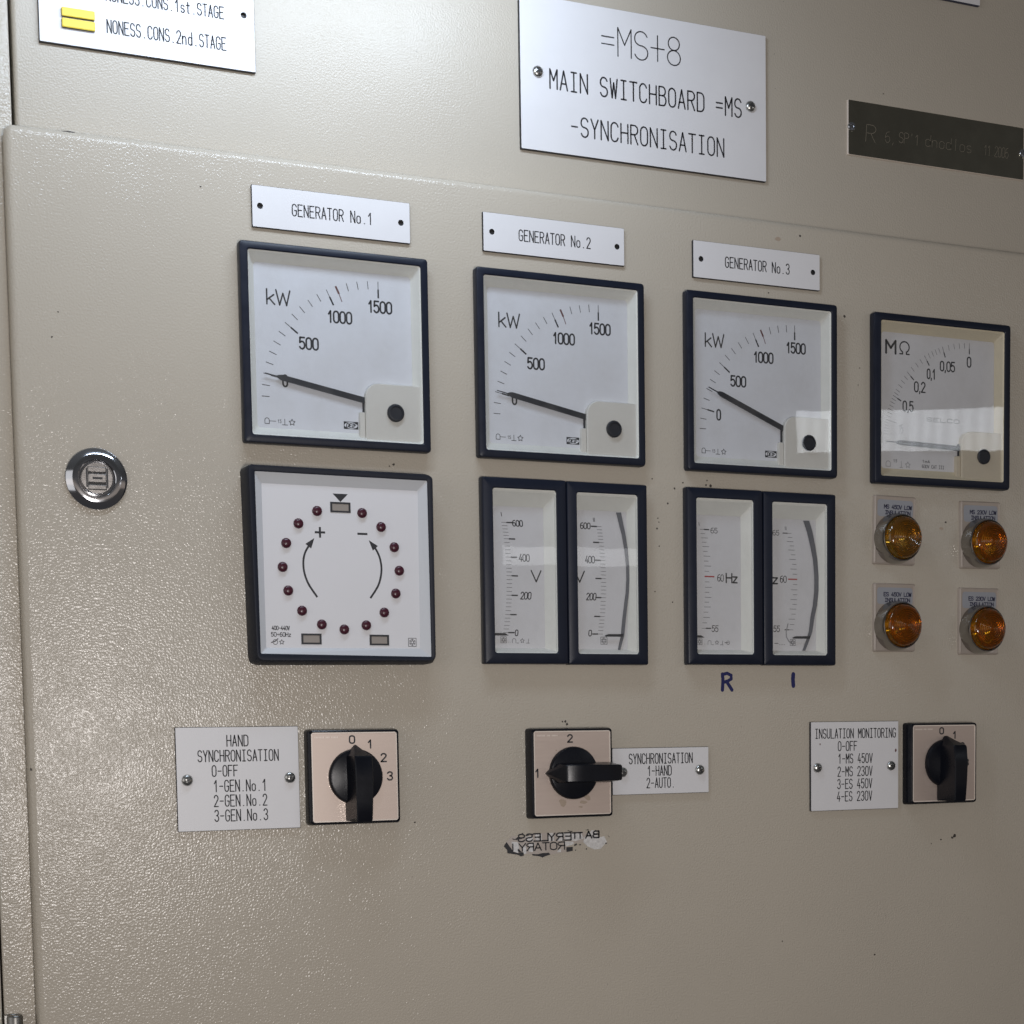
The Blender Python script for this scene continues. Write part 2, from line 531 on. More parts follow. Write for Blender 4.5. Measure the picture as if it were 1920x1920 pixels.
# ------------------------------------------------------------------ shared small parts
def add_screw(parent, u, v, z, rad=2.9, ang=0.5):
    mb = MB()
    lathe(mb, 0, 0, [(rad, 0), (rad, .5), (rad * .93, 1.0), (rad * .7, 1.55), (rad * .38, 1.85), (.02, 1.92)], SCREWM, 20)
    # cross recess drawn as dark bars, its shade put into the colour
    for k in range(2):
        a = ang + k * math.pi / 2
        c, s = math.cos(a), math.sin(a)
        L, W = rad * .52, rad * .13
        q = [(-L, -W), (L, -W), (L, W), (-L, W)]
        lp = [(x * c - y * s, x * s + y * c) for x, y in q]
        mb.skin([at(lp, 1.3), at(lp, 1.93 + .02 * k)], DARKM, cap1=True)
    return mb.build('screw', parent, (u, v, z), smooth=40)

def plate(name, label, cat, u0, u1, v0, v1, z0, th, lines, holes=(), screws=(), group=None, wd=.5, face=WHITE, side=CORE, ink=INK, hole_r=1.5, extra=None):
    """engraved laminate plate; lines = (text, u0, u1, base, h [, opts])"""
    cu, cv = (u0 + u1) / 2, (v0 + v1) / 2
    t = thing(name, label, cat, (cu, cv, z0), group)
    mb = MB()
    o = rr(u0 - cu, u1 - cu, v0 - cv, v1 - cv, .35, 2)
    hl = [circ(h[0] - cu, h[1] - cv, hole_r, 16) for h in holes]
    mb.skin([at(o, 0), at(o, th - .35)], side)
    i2 = rr(u0 - cu + .22, u1 - cu - .22, v0 - cv + .22, v1 - cv - .22, .35, 2)
    mb.skin([at(o, th - .35), at(i2, th)], side)
    mb.holed(i2, hl, th, face)
    for h in hl:
        mb.skin([at(h, th), at(h, .2)], side, ms=[side])
        mb.poly(h, .2, DARKM)  # dark disc paints the shade inside the hole
    mb.build('plate', t)
    if lines:
        lt = MB()
        for L in lines:
            opt = L[5] if len(L) > 5 else {}
            text(lt, L[0], L[1] - cu, L[2] - cu, L[3] - cv, L[4], opt.get('wd', wd) * 1.22, th + .03, ink, adv=opt.get('adv'), fill=opt.get('fill', .70))
        lt.build('lettering', t)
    for k, s in enumerate(screws):
        add_screw(t, s[0] - cu, s[1] - cv, th - .1, ang=.35 + 1.1 * k, rad=s[2] if len(s) > 2 else 2.8)
    return t, cu, cv

# ================================================================== large structure: the cabinet front
def sheet(name, loop, zf, zb, rad, m, parent=None):
    """folded sheet-metal panel with a rounded front edge"""
    u0, u1, v0, v1 = loop
    rings = [at(rr(u0, u1, v0, v1, rad + .8, 3), zb)]
    for k in range(7):
        a = math.radians(90 * k / 6)
        ins = rad * (1 - math.cos(a))
        rings.append(at(rr(u0 + ins, u1 - ins, v0 + ins, v1 - ins, max(.3, rad + .8 - ins * .8), 3), zf - rad + rad * math.sin(a)))
    mb = MB()
    mb.skin(rings, m, cap1=True)
    return mb.build(name, parent, smooth=50)

door = sheet('control_panel', (-154.6, 640, -420, 182.6), 0, -16, 3.5, PAINT)
tag(door, 'beige textured sheet-metal door carrying the meters and rotary switches', 'cabinet door')
fascia = sheet('upper_panel', (-147.6, 640, 120, 560), -15.2, -40, 2.2, PAINT2)
tag(fascia, 'beige textured upper panel above the door, holding the large engraved plates', 'cabinet panel')
post = sheet('cabinet_post', (-169.1, -149.9, -420, 560), -8.0, -60, 0.9, PAINT)
tag(post, 'narrow beige upright strip of the cabinet frame left of the door', 'cabinet frame')
nb = sheet('neighbouring_cabinet', (-420, -170.0, -420, 560), -8.5, -60, 0.8, PAINT)
tag(nb, 'edge of the next beige cabinet at the far left of the picture', 'cabinet')
mb = MB()
mb.skin([at(rr(-430, 650, -425, 565), -66), at(rr(-430, 650, -425, 565), -60.5)], GAP, cap1=True)
back = mb.build('cabinet_carcass')
tag(back, 'dark inside of the cabinet seen only through the gaps between panels', 'cabinet')

# lock of the door
LU, LV = -118.6, 23.3
mb = MB()
lathe(mb, 0, 0, [(14.4, 0), (14.4, 1.2), (14.1, 1.6), (11.4, 2.95), (11.1, 3.08), (8.9, 3.08), (8.55, 2.8), (8.3, .6), (.01, .6)], CHROME, 64)
lock = mb.build('lock', door, (LU, LV, 0), smooth=28)
mb = MB()
lathe(mb, 0, 0, [(7.6, 0), (7.6, 2.2), (7.1, 2.7), (.02, 2.75)], STEEL, 40)
mb.poly(rr(-4.3, 4.3, -5.5, 5.3), 2.77, DARKM)  # dark sheet paints the shade between the raised blocks
for (a, b, c, d2, zz) in ((-4.1, 4.1, 2.7, 5.2, 3.3), (-4.1, 4.1, -2.2, 1.9, 3.4), (-4.1, 4.1, -5.4, -3.2, 3.3)):
    mb.skin([at(rr(a, b, c, d2, .3, 2), 2.4), at(rr(a, b, c, d2, .3, 2), zz - .3), at(rr(a + .3, b - .3, c + .3, d2 - .3, .3, 2), zz)], STEEL, cap1=True)
for s in (-1, 1):
    mb.skin([at(rr(s * 4.75 - .35, s * 4.75 + .35, -4.4, 4.6), 2.4), at(rr(s * 4.75 - .35, s * 4.75 + .35, -4.4, 4.6), 2.82)], DARKM, cap1=True)
mb.skin([at(rr(-2.2, 2.4, -.6, .4), 3.2), at(rr(-2.2, 2.4, -.6, .4), 3.43)], DARKM, cap1=True)
mb.build('lock_cylinder', lock, (0, 0, .3), smooth=28)

# marker letters written on the door
mb = MB()
mb.stroke([(-3.0, -4.6), (-2.6, .5), (-2.9, 4.2)], 2.1, .06, MARKER)
mb.stroke([(-2.9, 4.0), (0, 4.7), (2.6, 3.6), (2.7, 1.6), (.4, .3), (-1.6, -.2)], 1.8, .08, MARKER)
mb.stroke([(-.4, .2), (1.4, -2.2), (3.1, -4.6)], 2.0, .10, MARKER)
o = mb.build('marker_letter', door, (222.9, -72.0, 0))
o['label'] = 'handwritten blue letter R'
mb = MB()
mb.stroke([(.1, -3.3), (-.2, .2), (.05, 3.2)], 2.5, .06, MARKER)
o = mb.build('marker_letter', door, (266.1, -71.0, 0))
o['label'] = 'handwritten blue letter I'

# chips and dirt on the paint
mb = MB()
def blob(cu, cv, ru, rv, z, m, n=9):
    mb.poly([(cu + ru * (0.65 + .6 * random.random()) * math.cos(2 * math.pi * k / n), cv + rv * (0.65 + .6 * random.random()) * math.sin(2 * math.pi * k / n)) for k in range(n)], z, m)
spots = [(177, 37.5, .5), (180.3, 16.5, .5), (180.9, 14.4, .4), (179.8, 11, .6), (180.9, 1.5, .45), (178.1, -23.1, .4), (29.6, 37.6, .7), (27.3, 36.7, .5), (300.8, 134.3, .9),
         (196, 36.3, .5), (190.8, 32.9, .6), (213.2, 35.4, .9), (210.4, 35.6, .6), (211, 38.2, .5), (186.5, 24.7, .6), (188.9, -28.6, .4), (371.5, 21.5, .7), (123.3, -93.2, .8), (124.2, -94.6, .8), (121.6, -93.2, .5),
         (37, -144.3, .6), (271.5, 175.7, .7), (250.9, 142.7, .5), (-136.6, 87.6, .5), (-133.3, 99.3, .4), (321.6, -232, .6), (258.3, -220.1, .5), (-64.8, 163.8, .45), (311.2, 106.2, .4), (310.1, 96.6, .35),
         (379, -163.9, 1.3), (377.0, -164.9, .8), (368.9, -165.8, .6), (362, -168, .4)]
for (a, b, q) in spots:
    blob(a, b, q, q * .9, .05, SPECK)
for k in range(26):
    a, b = random.uniform(-140, 420), random.uniform(-260, 170)
    blob(a, b, random.uniform(.12, .28), random.uniform(.12, .25), .05, SPECK, 6)
blob(257.2, 172.5, 2.4, 1.0, .04, SMEAR)
blob(368.4, 17.7, 1.6, .7, .04, SMEAR)
blob(-155.2 + 1.9, -113, .5, .8, -.1, SPECK)
mb.build('paint_chips', door)['kind'] = 'stuff'
mb = MB()
blob(-125.5, 182.2, 3.2, .35, -1.6, SPECK)
mb.build('edge_chip', door)
mb = MB()
blob(338.0, 267.0, .4, .4, .05, SPECK)
for k in range(24):
    blob(random.uniform(-130, 440), random.uniform(190, 330), .2, .2, .05, SPECK, 6)
mb.build('paint_chips', fascia, (0, 0, -15.2))['kind'] = 'stuff'

# hinge at the bottom left
mb = MB()
lathe_pts = []
for (rad, v) in ((3.9, -330), (3.9, -230.6), (3.55, -229.9), (3.2, -229.6)):
    lathe_pts.append([(rad * math.cos(2 * math.pi * k / 28), v, -3.5 - rad * math.sin(2 * math.pi * k / 28)) for k in range(28)])
mb.skin(lathe_pts, HINGEM, cap1=False)
ring = [(2.9 * math.cos(2 * math.pi * k / 28), -229.9, -3.5 - 2.9 * math.sin(2 * math.pi * k / 28)) for k in range(28)]
mb.skin([lathe_pts[-1], ring], HINGEM, cap1=True)
mb.skin([at(rr(-4.6, -3.4, -330, -229.6), -8), at(rr(-4.6, -3.4, -330, -229.6), -2.5)], HINGEM, cap1=True)
tag(mb.build('hinge', None, (-164.9, .4, 0), smooth=40), 'dark steel hinge barrel at the bottom left corner on the upright strip', 'hinge')

# ================================================================== plates
MW = {'M': 1.0, '.': .75}
GP = 'generator name plates above the power meters'
for txt, cu, vb, hs, label in (
    ('GENERATOR No.1', 0.05, (147.4, 167.4), ((-36.4, 157.6), (35.6, 157.2)), 'white engraved plate reading GENERATOR No.1 above the left power meter'),
    ('GENERATOR No.2', 120.5, (148.0, 167.7), ((84.9, 158.0), (156.6, 157.7)), 'white engraved plate reading GENERATOR No.2 above the middle power meter'),
    ('GENERATOR No.3', 243.0, (146.3, 166.1), ((207.4, 156.4), (278.9, 156.0)), 'white engraved plate reading GENERATOR No.3 above the right power meter')):
    mid = (vb[0] + vb[1]) / 2
    plate('name_plate', label, 'name plate', cu - 40.5, cu + 40.5, vb[0], vb[1], 0.05, 1.5,
          [(txt, cu - 20.4, cu + 20.4, mid - 2.75, 5.5)], holes=hs, group=GP, wd=.48)

GL = 'legend plates beside the rotary switches'
plate('legend_plate', 'square white plate listing HAND SYNCHRONISATION positions 0 to 3, left of its switch', 'legend plate', -85.6, -24.2, -144.9, -94.0, 0.05, 1.5, [
    ('HAND', -60.3, -49.8, -103.5, 5.3), ('SYNCHRONISATION', -74.8, -34.7, -110.9, 5.4), ('0-OFF', -68, -55.4, -118.2, 5.3),
    ('1-GEN.No.1', -67.4, -41.2, -125.7, 5.5), ('2-GEN.No.2', -67.4, -41.1, -133.0, 5.5), ('3-GEN.No.3', -67.4, -40.9, -140.3, 5.5)],
    screws=((-80.4, -119.8), (-29.1, -119.6)), group=GL, wd=.46)
plate('legend_plate', 'small white SYNCHRONISATION plate partly under the handle of the middle switch', 'legend plate', 150.2, 210.0, -133.4, -107.9, 0.05, 1.5, [
    ('SYNCHRONISATION', 160.5, 199.6, -116.6, 5.4), ('1-HAND', 171.8, 186.4, -123.2, 5.2), ('2-AUTO.', 171.2, 188.4, -129.9, 5.3)],
    screws=((204.2, -120.7), (156.4, -121.0)), group=GL, wd=.46)
pl, pcu, pcv = plate('legend_plate', 'white INSULATION MONITORING plate with four voltages, left of the right-hand switch', 'legend plate', 276.7, 337.2, -146.1, -94.9, 0.05, 1.5, [
    ('INSULATION MONITORING', 279.8, 335.1, -104.4, 5.3), ('0-OFF', 295.3, 308.1, -111.7, 5.3), ('1-MS 450V', 295.4, 318.8, -118.9, 5.3),
    ('2-MS 230V', 295, 318.7, -126.4, 5.4), ('3-ES 450V', 294.8, 318.5, -133.6, 5.4), ('4-ES 230V', 294.6, 318.5, -140.8, 5.4)],
    screws=((281.2, -121.2), (331.8, -121.0)), group=GL, wd=.46)
mb = MB()
blob(283 - pcu, -107.7 - pcv, .5, .6, 1.54, REDMARK, 7)
blob(335.2 - pcu, -112.1 - pcv, .7, .9, 1.54, REDMARK, 7)
mb.build('stain', pl)

# plates of the upper panel (measured on its own, deeper plane)
k_f = 800.06 / 788.06
def FU(u): return -237.11 + (u + 237.11) * k_f
def FV(v): return -104.46 + (v + 104.46) * k_f
def FL(t, u0, u1, b, h, **o): return (t, FU(u0), FU(u1), FV(b), h * k_f, o)
ZF = -15.15
plate('title_plate', 'large white plate reading =MS+8 MAIN SWITCHBOARD =MS -SYNCHRONISATION', 'name plate', 108.4, 258.0, 207.5, 286.8, ZF, 2.0, [
    FL('=MS+8', 149.9, 197.2, 257.0, 14.6, wd=.56, fill=.80), FL('MAIN SWITCHBOARD =MS', 120.1, 234.7, 235.2, 9.7, wd=.72, fill=.70),
    FL('-SYNCHRONISATION', 131.8, 223.6, 212.9, 9.7, wd=.70, fill=.70)],
    screws=((FU(113.1), FV(242.5), 3.0), (FU(240.5), FV(241.9), 3.0)))
tl, tcu, tcv = plate('legend_plate', 'white plate at the top left with two yellow bars and NONESS.CONS. wording', 'legend plate', -135.6, -32.8, 226.0, 300.0, ZF, 2.0, [
    FL('NONESS.CONS.2nd.STAGE', -106.2, -50.3, 229.4, 5.8, wd=.5), FL('NONESS.CONS.1st.STAGE', -106.2, -51.0, 243.9, 5.4, wd=.5)],
    holes=((FU(-41.2), FV(247.1)),))
for (a, b) in ((233.4, 237.4), (228.5, 232.6)):
    mb = MB()
    u0, u1, v0, v1 = FU(-126.9) - tcu, FU(-111.9) - tcu, FV(a) - tcv, FV(b) - tcv
    mb.skin([at(rr(u0, u1, v0, v1, .5, 3), 0), at(rr(u0, u1, v0, v1, .5, 3), 1.3)], CORE)
    mb.skin([at(rr(u0, u1, v0, v1, .5, 3), 1.3), at(rr(u0 + .3, u1 - .3, v0 + .3, v1 - .1, .5, 3), 1.6)], YELLOW, cap1=True)
    mb.build('yellow_bar', tl, (0, 0, 2.01))

bp = thing('engraved_plate', 'dark shiny metal plate with scratched handwriting at the upper right', 'name plate', (375.7, 245.0, ZF))
mb = MB()
o = rr(-62.9, 62.9, -15.3, 15.3, .4, 2)
i2 = rr(-62.4, 62.9, -15.1, 15.1, .4, 2)
mb.skin([at(o, 0), at(o, .8), at(i2, 1.15)], FACEE)
mb.skin([at(i2, 1.15), at(i2, 1.16)], BRASS, cap1=True)
mb.build('plate', bp)
mb = MB()
def ft(s, a, b, base, h, wd=.22):
    text(mb, s, a - 375.7, b - 375.7, base - 245.0, h, wd, 1.2, SCRATCH, fill=.8, slant=.08)
ft('R', 325, 331.5, 238.3, 9.6, .3)
ft('.', 331.5, 333, 237.6, 4)
ft('6,', 338.5, 345.5, 239.5, 6.2)
ft("SP'1", 348, 362, 240.5, 6.0, .26)
ft('dnodlos', 366.5, 400, 240.8, 6.6)
ft('11.2006', 409, 427, 241.0, 6.0)
mb.build('scratched_lettering', bp)
for u in (-60.4, 62.2):
    mb = MB()
    lathe(mb, 0, 0, [(2.6, 0), (2.6, .4), (2.2, .9), (1.1, 1.0), (1.0, .5), (.02, .45)], CHROME, 20)
    mb.build('rivet', bp, (u, .3, 1.1), smooth=40)

tr, _, _ = plate('legend_plate', 'corner of a pale blue plate cut off by the top edge at the right', 'legend plate', 330, 405.2, 325.6, 360, ZF, 2.0, [], face=WHITE, side=EDGEBLUE)

# ================================================================== square meters
def bezel_frame(parent, hw, hv, iw, iv, zf, m=BEZEL, rad=1.6, cu=0.0):
    mb = MB()
    O = lambda a, z: at(rr(cu - hw + a, cu + hw - a, -hv + a, hv - a, rad, 4), z)
    I = lambda a, z: at(rr(cu - iw - a, cu + iw + a, -iv - a, iv + a, 1.2, 4), z)
    mb.skin([O(.9, 0), O(.9, .7), O(.1, .8), O(0, 1.0), O(0, zf - 1.3), O(.35, zf - .35), O(.9, zf), I(.5, zf), I(0, zf - .5), I(0, .1)], m)
    return mb.build('bezel', parent, smooth=30)

def surround(parent, iw, iv, dw, dv, z1, z0, m, cu=0.0, cv=0.0, cu2=0.0):
    mb = MB()
    a = rr(cu2 - iw, cu2 + iw, -iv, iv, 1.2, 4)
    b = rr(cu - dw, cu + dw, cv - dv, cv + dv, 1.8, 4)
    mid = [((p[0] * .35 + q[0] * .65), (p[1] * .35 + q[1] * .65)) for p, q in zip(a, b)]
    mb.skin([at(a, z1), at(mid, z0 + 1.0), at(b, z0)], m)
    return mb.build('dial_surround', parent, smooth=25)

def glass(parent, iw, iv, z, cu=0.0, tilt=0.0):
    mb = MB()
    o = rr(cu - iw, cu + iw, -iv, iv, 1.2, 4)
    s = math.tan(tilt)
    P = lambda zz: [(p[0], p[1], zz + p[1] * s) for p in o]
    mb.skin([P(z - .6), P(z)], GLASS, cap0=True, cap1=True)
    return mb.build('glass', parent)

PU, PV, RO = 23.15, -25.2, 61.0
def ray(a, rad):
    a = math.radians(a)
    return (PU + rad * math.cos(a), PV + rad * math.sin(a))

def needle(parent, ang, tip=60.6, knee=53.5, w0=2.9, z=2.2):
    mb = MB()
    a = math.radians(ang)
    d, n = Vector((math.cos(a), math.sin(a))), Vector((-math.sin(a), math.cos(a)))
    c = Vector((PU, PV))
    def q(rad, off): return tuple(c + d * rad + n * off)
    prof = [(3, w0 / 2), (knee - 1.6, w0 / 2 - .1), (knee, w0 / 2 - .55), (knee + 1.2, .22), (tip, .17)]
    lo = [q(r, -wv) for r, wv in prof] + [q(r, wv) for r, wv in prof[::-1]]
    if (lo[0][0] - lo[1][0]) * 0 == 0:
        ar = sum(lo[i][0] * lo[(i + 1) % len(lo)][1] - lo[(i + 1) % len(lo)][0] * lo[i][1] for i in range(len(lo)))
        if ar < 0:
            lo = lo[::-1]
    mb.skin([at(lo, z - .5), at(lo, z)], NEEDLE)
    mb.poly(lo, z, NEEDLE)
    return mb.build('needle', parent)

def star(mb, cu, cv, rad, z, m, wd=.25):
    pts = []
    for k in range(10):
        a = math.pi / 2 + k * math.pi / 5
        q = rad if k % 2 == 0 else rad * .5
        pts.append((cu + q * math.cos(a), cv + q * math.sin(a)))
    mb.stroke(pts, wd, z, m, closed=True)

def emblem(mb, cu, cv, s, z, m=THINPRINT):
    """small square maker's emblem: framed net of lines"""
    mb.stroke([(cu - s, cv - s), (cu + s, cv - s), (cu + s, cv + s), (cu - s, cv + s)], s * .14, z, m, closed=True)
    mb.stroke(circ(cu, cv, s * .38, 10), s * .16, z + .005, m, closed=True)
    for k in range(6):
        a = math.pi / 2 + k * math.pi / 3
        mb.stroke([(cu + s * .38 * math.cos(a), cv + s * .38 * math.sin(a)), (cu + s * .85 * math.cos(a), cv + s * .85 * math.sin(a))], s * .16, z + .01, m, caps=False)
    mb.stroke(circ(cu, cv, s * .8, 6, math.pi / 2), s * .10, z + .015, m, closed=True)

def cover_part(parent, m):
    mb = MB()
    def loop(g):
        pts = [(44.1 - g, -43.9 + g), (44.1 - g, -14.9 - g), (43.2, -14.9 - g)]
        pts += [(14.3 + 7 + (7 - g) * math.cos(math.radians(90 + 90 * k / 6)), -14.9 - 7 + (7 - g) * math.sin(math.radians(90 + 90 * k / 6))) for k in range(7)]
        pts += [(14.3 + g, -30), (14.3 + g, -43.9 + g)]
        return pts
    mb.skin([at(loop(0), .4), at(loop(0), 3.2), at(loop(.5), 3.8)], m)
    mb.poly(loop(.5), 3.8, m)
    for zz, lp in ((2.6, rr(11.4, 14.25, -43.6, -29.4, .5, 2)),):      # small step at the foot of the cover
        mb.skin([at(lp, .4), at(lp, zz - .3), at(rr(11.6, 14.05, -43.4, -29.6, .4, 2), zz)], m, cap1=True)
    mb.skin([at(rr(13.5, 14.2, -29.2, -22.2), .5), at(rr(13.5, 14.2, -29.2, -22.2), 1.6)], NEEDLE, cap1=True)
    cv = mb.build('corner_cover', parent, smooth=35)
    mb = MB()
    lathe(mb, 0, 0, [(4.45, 0), (4.45, 1.0), (4.0, 1.6), (3.2, 1.7), (3.0, 1.35), (.02, 1.3)], NEEDLE, 28)
    mb.build('zero_adjuster', cv, (29.8, -29.2, 3.8), smooth=35)

def kw_meter(cu, cv, ang, label):
    t = thing('power_meter', label, 'panel meter', (cu, cv, 0.05), 'square power meters in the top row')
    bezel_frame(t, 48.2, 48.0, 44.1, 44.0, 5.8)
    surround(t, 44.1, 44.0, 40.3, 39.6, 5.2, .5, SURR)
    mb = MB()
    mb.poly(rr(-41, 41, -40.5, 40.5), .45, DIAL)
    dial = mb.build('dial', t)
    z = .5
    mb = MB()
    for k in range(18):
        a = 90 + 5.25 * k
        if k == 4:
            continue
        if k in (0, 5, 10, 15):
            mb.stroke([ray(a, RO), ray(a, 57.2)], .32, z, PRINT, caps=False)
            mb.stroke([ray(a, 57.2), ray(a, 52.9)], .82, z, PRINT, caps=False)
        else:
            mb.stroke([ray(a, RO), ray(a, 57.1)], .34, z, PRINT, caps=False)
    mb.build('scale_marks', dial)
    mb = MB()
    a = 90 + 5.25 * 4
    mb.stroke([ray(a + .3, RO), ray(a, 57.0)], 1.0, z, REDMARK, caps=False)
    mb.stroke([ray(a, 57.0), ray(a, 53)], .4, z, REDMARK, caps=False)
    mb.build('red_limit_mark', dial)
    mb = MB()
    o92 = 92 - 90.5
    text(mb, '1500', 17.9, 30.0, 20.5 + .1, 5.5, .88, z, PRINT, adv={'1': .85}, fill=.76)
    text(mb, '1000', -3.2, 8.9, 13.9, 5.5, .88, z, PRINT, adv={'1': .85}, fill=.76)
    text(mb, '500', -18.1, -8.7, -.2, 5.5, .88, z, PRINT, fill=.76)
    text(mb, '0', -27.0, -24.8, -19.1, 5.5, .88, z, PRINT)
    mb.build('numerals', dial)
    mb = MB()
    text(mb, 'kW', -34.0, -22.4, 20.0, 7.1, .78, z, PRINT, adv={'k': .72, 'W': 1.3}, fill=.88)
    mb.build('unit_letters', dial)
    mb = MB()
    v0 = -37.7
    mb.stroke([(-36.6, v0 + .2), (-36.6, v0 + 1.9)] + E(-35.5, v0 + 1.9, 1.1, 1.0, 180, 0, 8) + [(-34.4, v0 + .2)], .3, z, PRINT, closed=True)
    mb.stroke([(-34.4, v0 + 1.5), (-31.1, v0 + 1.5)], .25, z + .01, PRINT, caps=False)
    text(mb, '1.5', -30.1, -28.4, v0 + .8, 1.6, .22, z, THINPRINT, adv={'.': .3})
    mb.stroke([(-28.0, v0), (-25.2, v0)], .3, z, PRINT, caps=False)
    mb.stroke([(-26.6, v0), (-26.6, v0 + 2.9)], .28, z + .01, PRINT, caps=False)
    star(mb, -22.9, v0 + 1.4, 1.6, z, PRINT, .3)
    mb.build('dial_symbols', dial)
    mb = MB()
    mb.poly(rr(3.6, 11.1, -37.8, -34.1), z, PRINT)
    mb.poly([(7.35 + 3.45 * math.cos(q), -35.95 + 1.55 * math.sin(q)) for q in [2 * math.pi * k / 24 for k in range(24)]], z + .02, DIAL)
    text(mb, 'DEIF', 4.9, 9.9, -36.85, 1.75, .42, z + .04, PRINT, slant=.2, adv={'I': .6}, fill=.72)
    mb.build('maker_logo', dial)
    needle(t, ang)
    cover_part(t, COVER)
    glass(t, 44.1, 44.0, 5.0)
    return t

kw_meter(0, 91.6, 168.9, 'square kW meter with needle at zero, left of three, above the round synchroscope dial')
kw_meter(122.4, 90.9, 168.3, 'square kW meter with needle just off zero, middle of three, above the voltmeter pair')
kw_meter(244.3, 90.4, 157.6, 'square kW meter with needle raised above zero, above the frequency meter pair')

# megohm meter
t = thing('insulation_meter', 'square megohm meter with yellowed surround at the right end of the top row', 'panel meter', (365.7, 89.2, 0.05))
bezel_frame(t, 48.2, 48.0, 43.6, 43.7, 5.8)
surround(t, 43.6, 43.7, 40.0, 38.6, 5.2, .5, SURRY)
mb = MB()
mb.poly(rr(-41, 41, -40.5, 40.5), .45, DIALW)
dial = mb.build('dial', t)
z = .5
mb = MB()
for a in (91.2, 109.4, 122.4, 137.0, 152.8):
    mb.stroke([ray(a, 62.0), ray(a, 58.6)], .30, z, THINPRINT, caps=False)
    mb.stroke([ray(a, 58.6), ray(a, 55.6)], .7, z, PRINT, caps=False)
mb.stroke([ray(166.5, 61.5), ray(166.5, 54)], .3, z, FAINT, caps=False)
for a in (94.5, 98, 101.6, 105.4, 112, 114.5, 117, 119.6, 126, 129.6, 133.3, 140, 143, 146, 149, 151, 154.6, 156.5, 158.5, 160.5, 162.5, 164.5, 168, 169.5, 171, 172.5, 174):
    mb.stroke([ray(a, 62), ray(a, 58.8)], .26, z, FAINT if a > 164 else THINPRINT, caps=False)
mb.build('scale_marks', dial)
cu0, cv0 = 365.7, 89.2
mb = MB()
for (s, a, b, vb, h) in (('0', 386.2, 388.8, 112.2, 5.6), ('0,05', 366.9, 377.1, 108.6, 5.4), ('0,1', 357.6, 363.4, 103.5, 5.4), ('0,2', 348.7, 356.1, 95.4, 5.6), ('0,5', 340.7, 347.7, 84.0, 5.5)):
    text(mb, s, a - cu0, b - cu0, vb - cv0, h, .78, z, PRINT, adv={',': .5}, fill=.78)
text(mb, '15', 338.0 - cu0, 340.6 - cu0, 71.0 - cv0, 5.0, .3, z, FAINT)
mb.build('numerals', dial)
mb = MB()
text(mb, 'M', 328.9 - cu0, 335.4 - cu0, 116.0 - cv0, 7.1, 1.35, z, PRINT)
text(mb, 'Ω', 338.4 - cu0, 344.9 - cu0, 116.2 - cv0, 7.0, .8, z, PRINT)
mb.build('unit_letters', dial)
mb = MB()
text(mb, 'SELCO', 357.5 - cu0, 380.5 - cu0, 79.0 - cv0, 2.2, .45, z, FAINT, fill=.72)
mb.build('maker_name', dial)
mb = MB()
text(mb, '1mA', 354.4 - cu0, 359.6 - cu0, 55.1 - cv0, 1.5, .3, z, THINPRINT)
text(mb, '600V CAT III', 354.2 - cu0, 369.8 - cu0, 52.1 - cv0, 1.8, .28, z, THINPRINT)
mb.stroke([(-36.8, -37.4), (-36.8, -35.6)] + E(-35.3, -35.6, 1.5, 1.3, 180, 0, 8) + [(-33.8, -37.4)], .3, z, FAINT, closed=True)
mb.stroke([(-27.3, -37.6), (-25, -37.6)], .3, z, FAINT, caps=False)
mb.stroke([(-26.2, -37.6), (-26.2, -34)], .3, z + .01, FAINT, caps=False)
star(mb, -21.6, -36.0, 1.8, z, FAINT, .3)
text(mb, '1.5', -31.6, -29.2, -34.8, 1.6, .25, z, THINPRINT, adv={'.': .4})
mb.build('dial_symbols', dial)
needle(t, 178.4, tip=61, knee=53)
cover_part(t, COVERY)
glass(t, 43.6, 43.7, 5.0)

# ================================================================== synchroscope
SU, SV = -0.8, -15.0
t = thing('synchroscope', 'square synchroscope with a ring of dark red lights in a thick black rubber frame', 'panel meter', (SU, SV, 0.05))
def rq(c, rad, n=4):
    """rounded quad from bl, br, tr, tl"""
    out = []
    for i in range(4):
        p, a, b = Vector(c[i]), Vector(c[i - 1]), Vector(c[(i + 1) % 4])
        e0, e1 = (a - p).normalized(), (b - p).normalized()
        p0, p1 = p + e0 * rad, p + e1 * rad
        for k in range(n + 1):
            q = k / n
            out.append(tuple(p0 * (1 - q) ** 2 + p * 2 * q * (1 - q) + p1 * q * q))
    return out
OB = [(-47.4, -48.6), (48.0, -48.4), (48.0, 46.8), (-49.0, 47.4)]
OF = [(-46.4, -47.6), (46.8, -47.4), (47.2, 46.4), (-48.4, 47.2)]
def bulge(loop, amt):
    out = []
    for k, p in enumerate(loop):
        out.append((p[0] + amt * math.sin(k * 1.7), p[1] + amt * math.cos(k * 2.3)))
    return out
IN = [(-44.0, -43.8), (44.2, -44.9), (43.7, 43.2), (-44.6, 43.7)]
mb = MB()
mb.skin([at(bulge(rq(OB, 4.0), .25), 0), at(bulge(rq(OB, 4.5), .2), 7), at(bulge(rq(OF, 4.0), .2), 11.6), at(bulge(rq([(a * .985, b * .985) for a, b in OF], 3.2), .1), 12.8),
         at(rq([(a * 1.012, b * 1.012) for a, b in IN], .8), 12.9), at(rq(IN, .6), 12.5), at(rq(IN, .6), 9)], RUBBER)
mb.build('rubber_frame', t, smooth=45)
FI = [(-40.6, -40.8), (39.0, -40.6), (39.4, 38.3), (-40.8, 38.5)]
mb = MB()
mb.skin([at(rq(IN, .6), 12.2), at(rq(FI, .4), 10.0)], SYNB)
mb.build('face_frame', t)
mb = MB()
mb.poly(FI, 10.0, SYNF)
fp = mb.build('face_plate', t)
z = 10.05
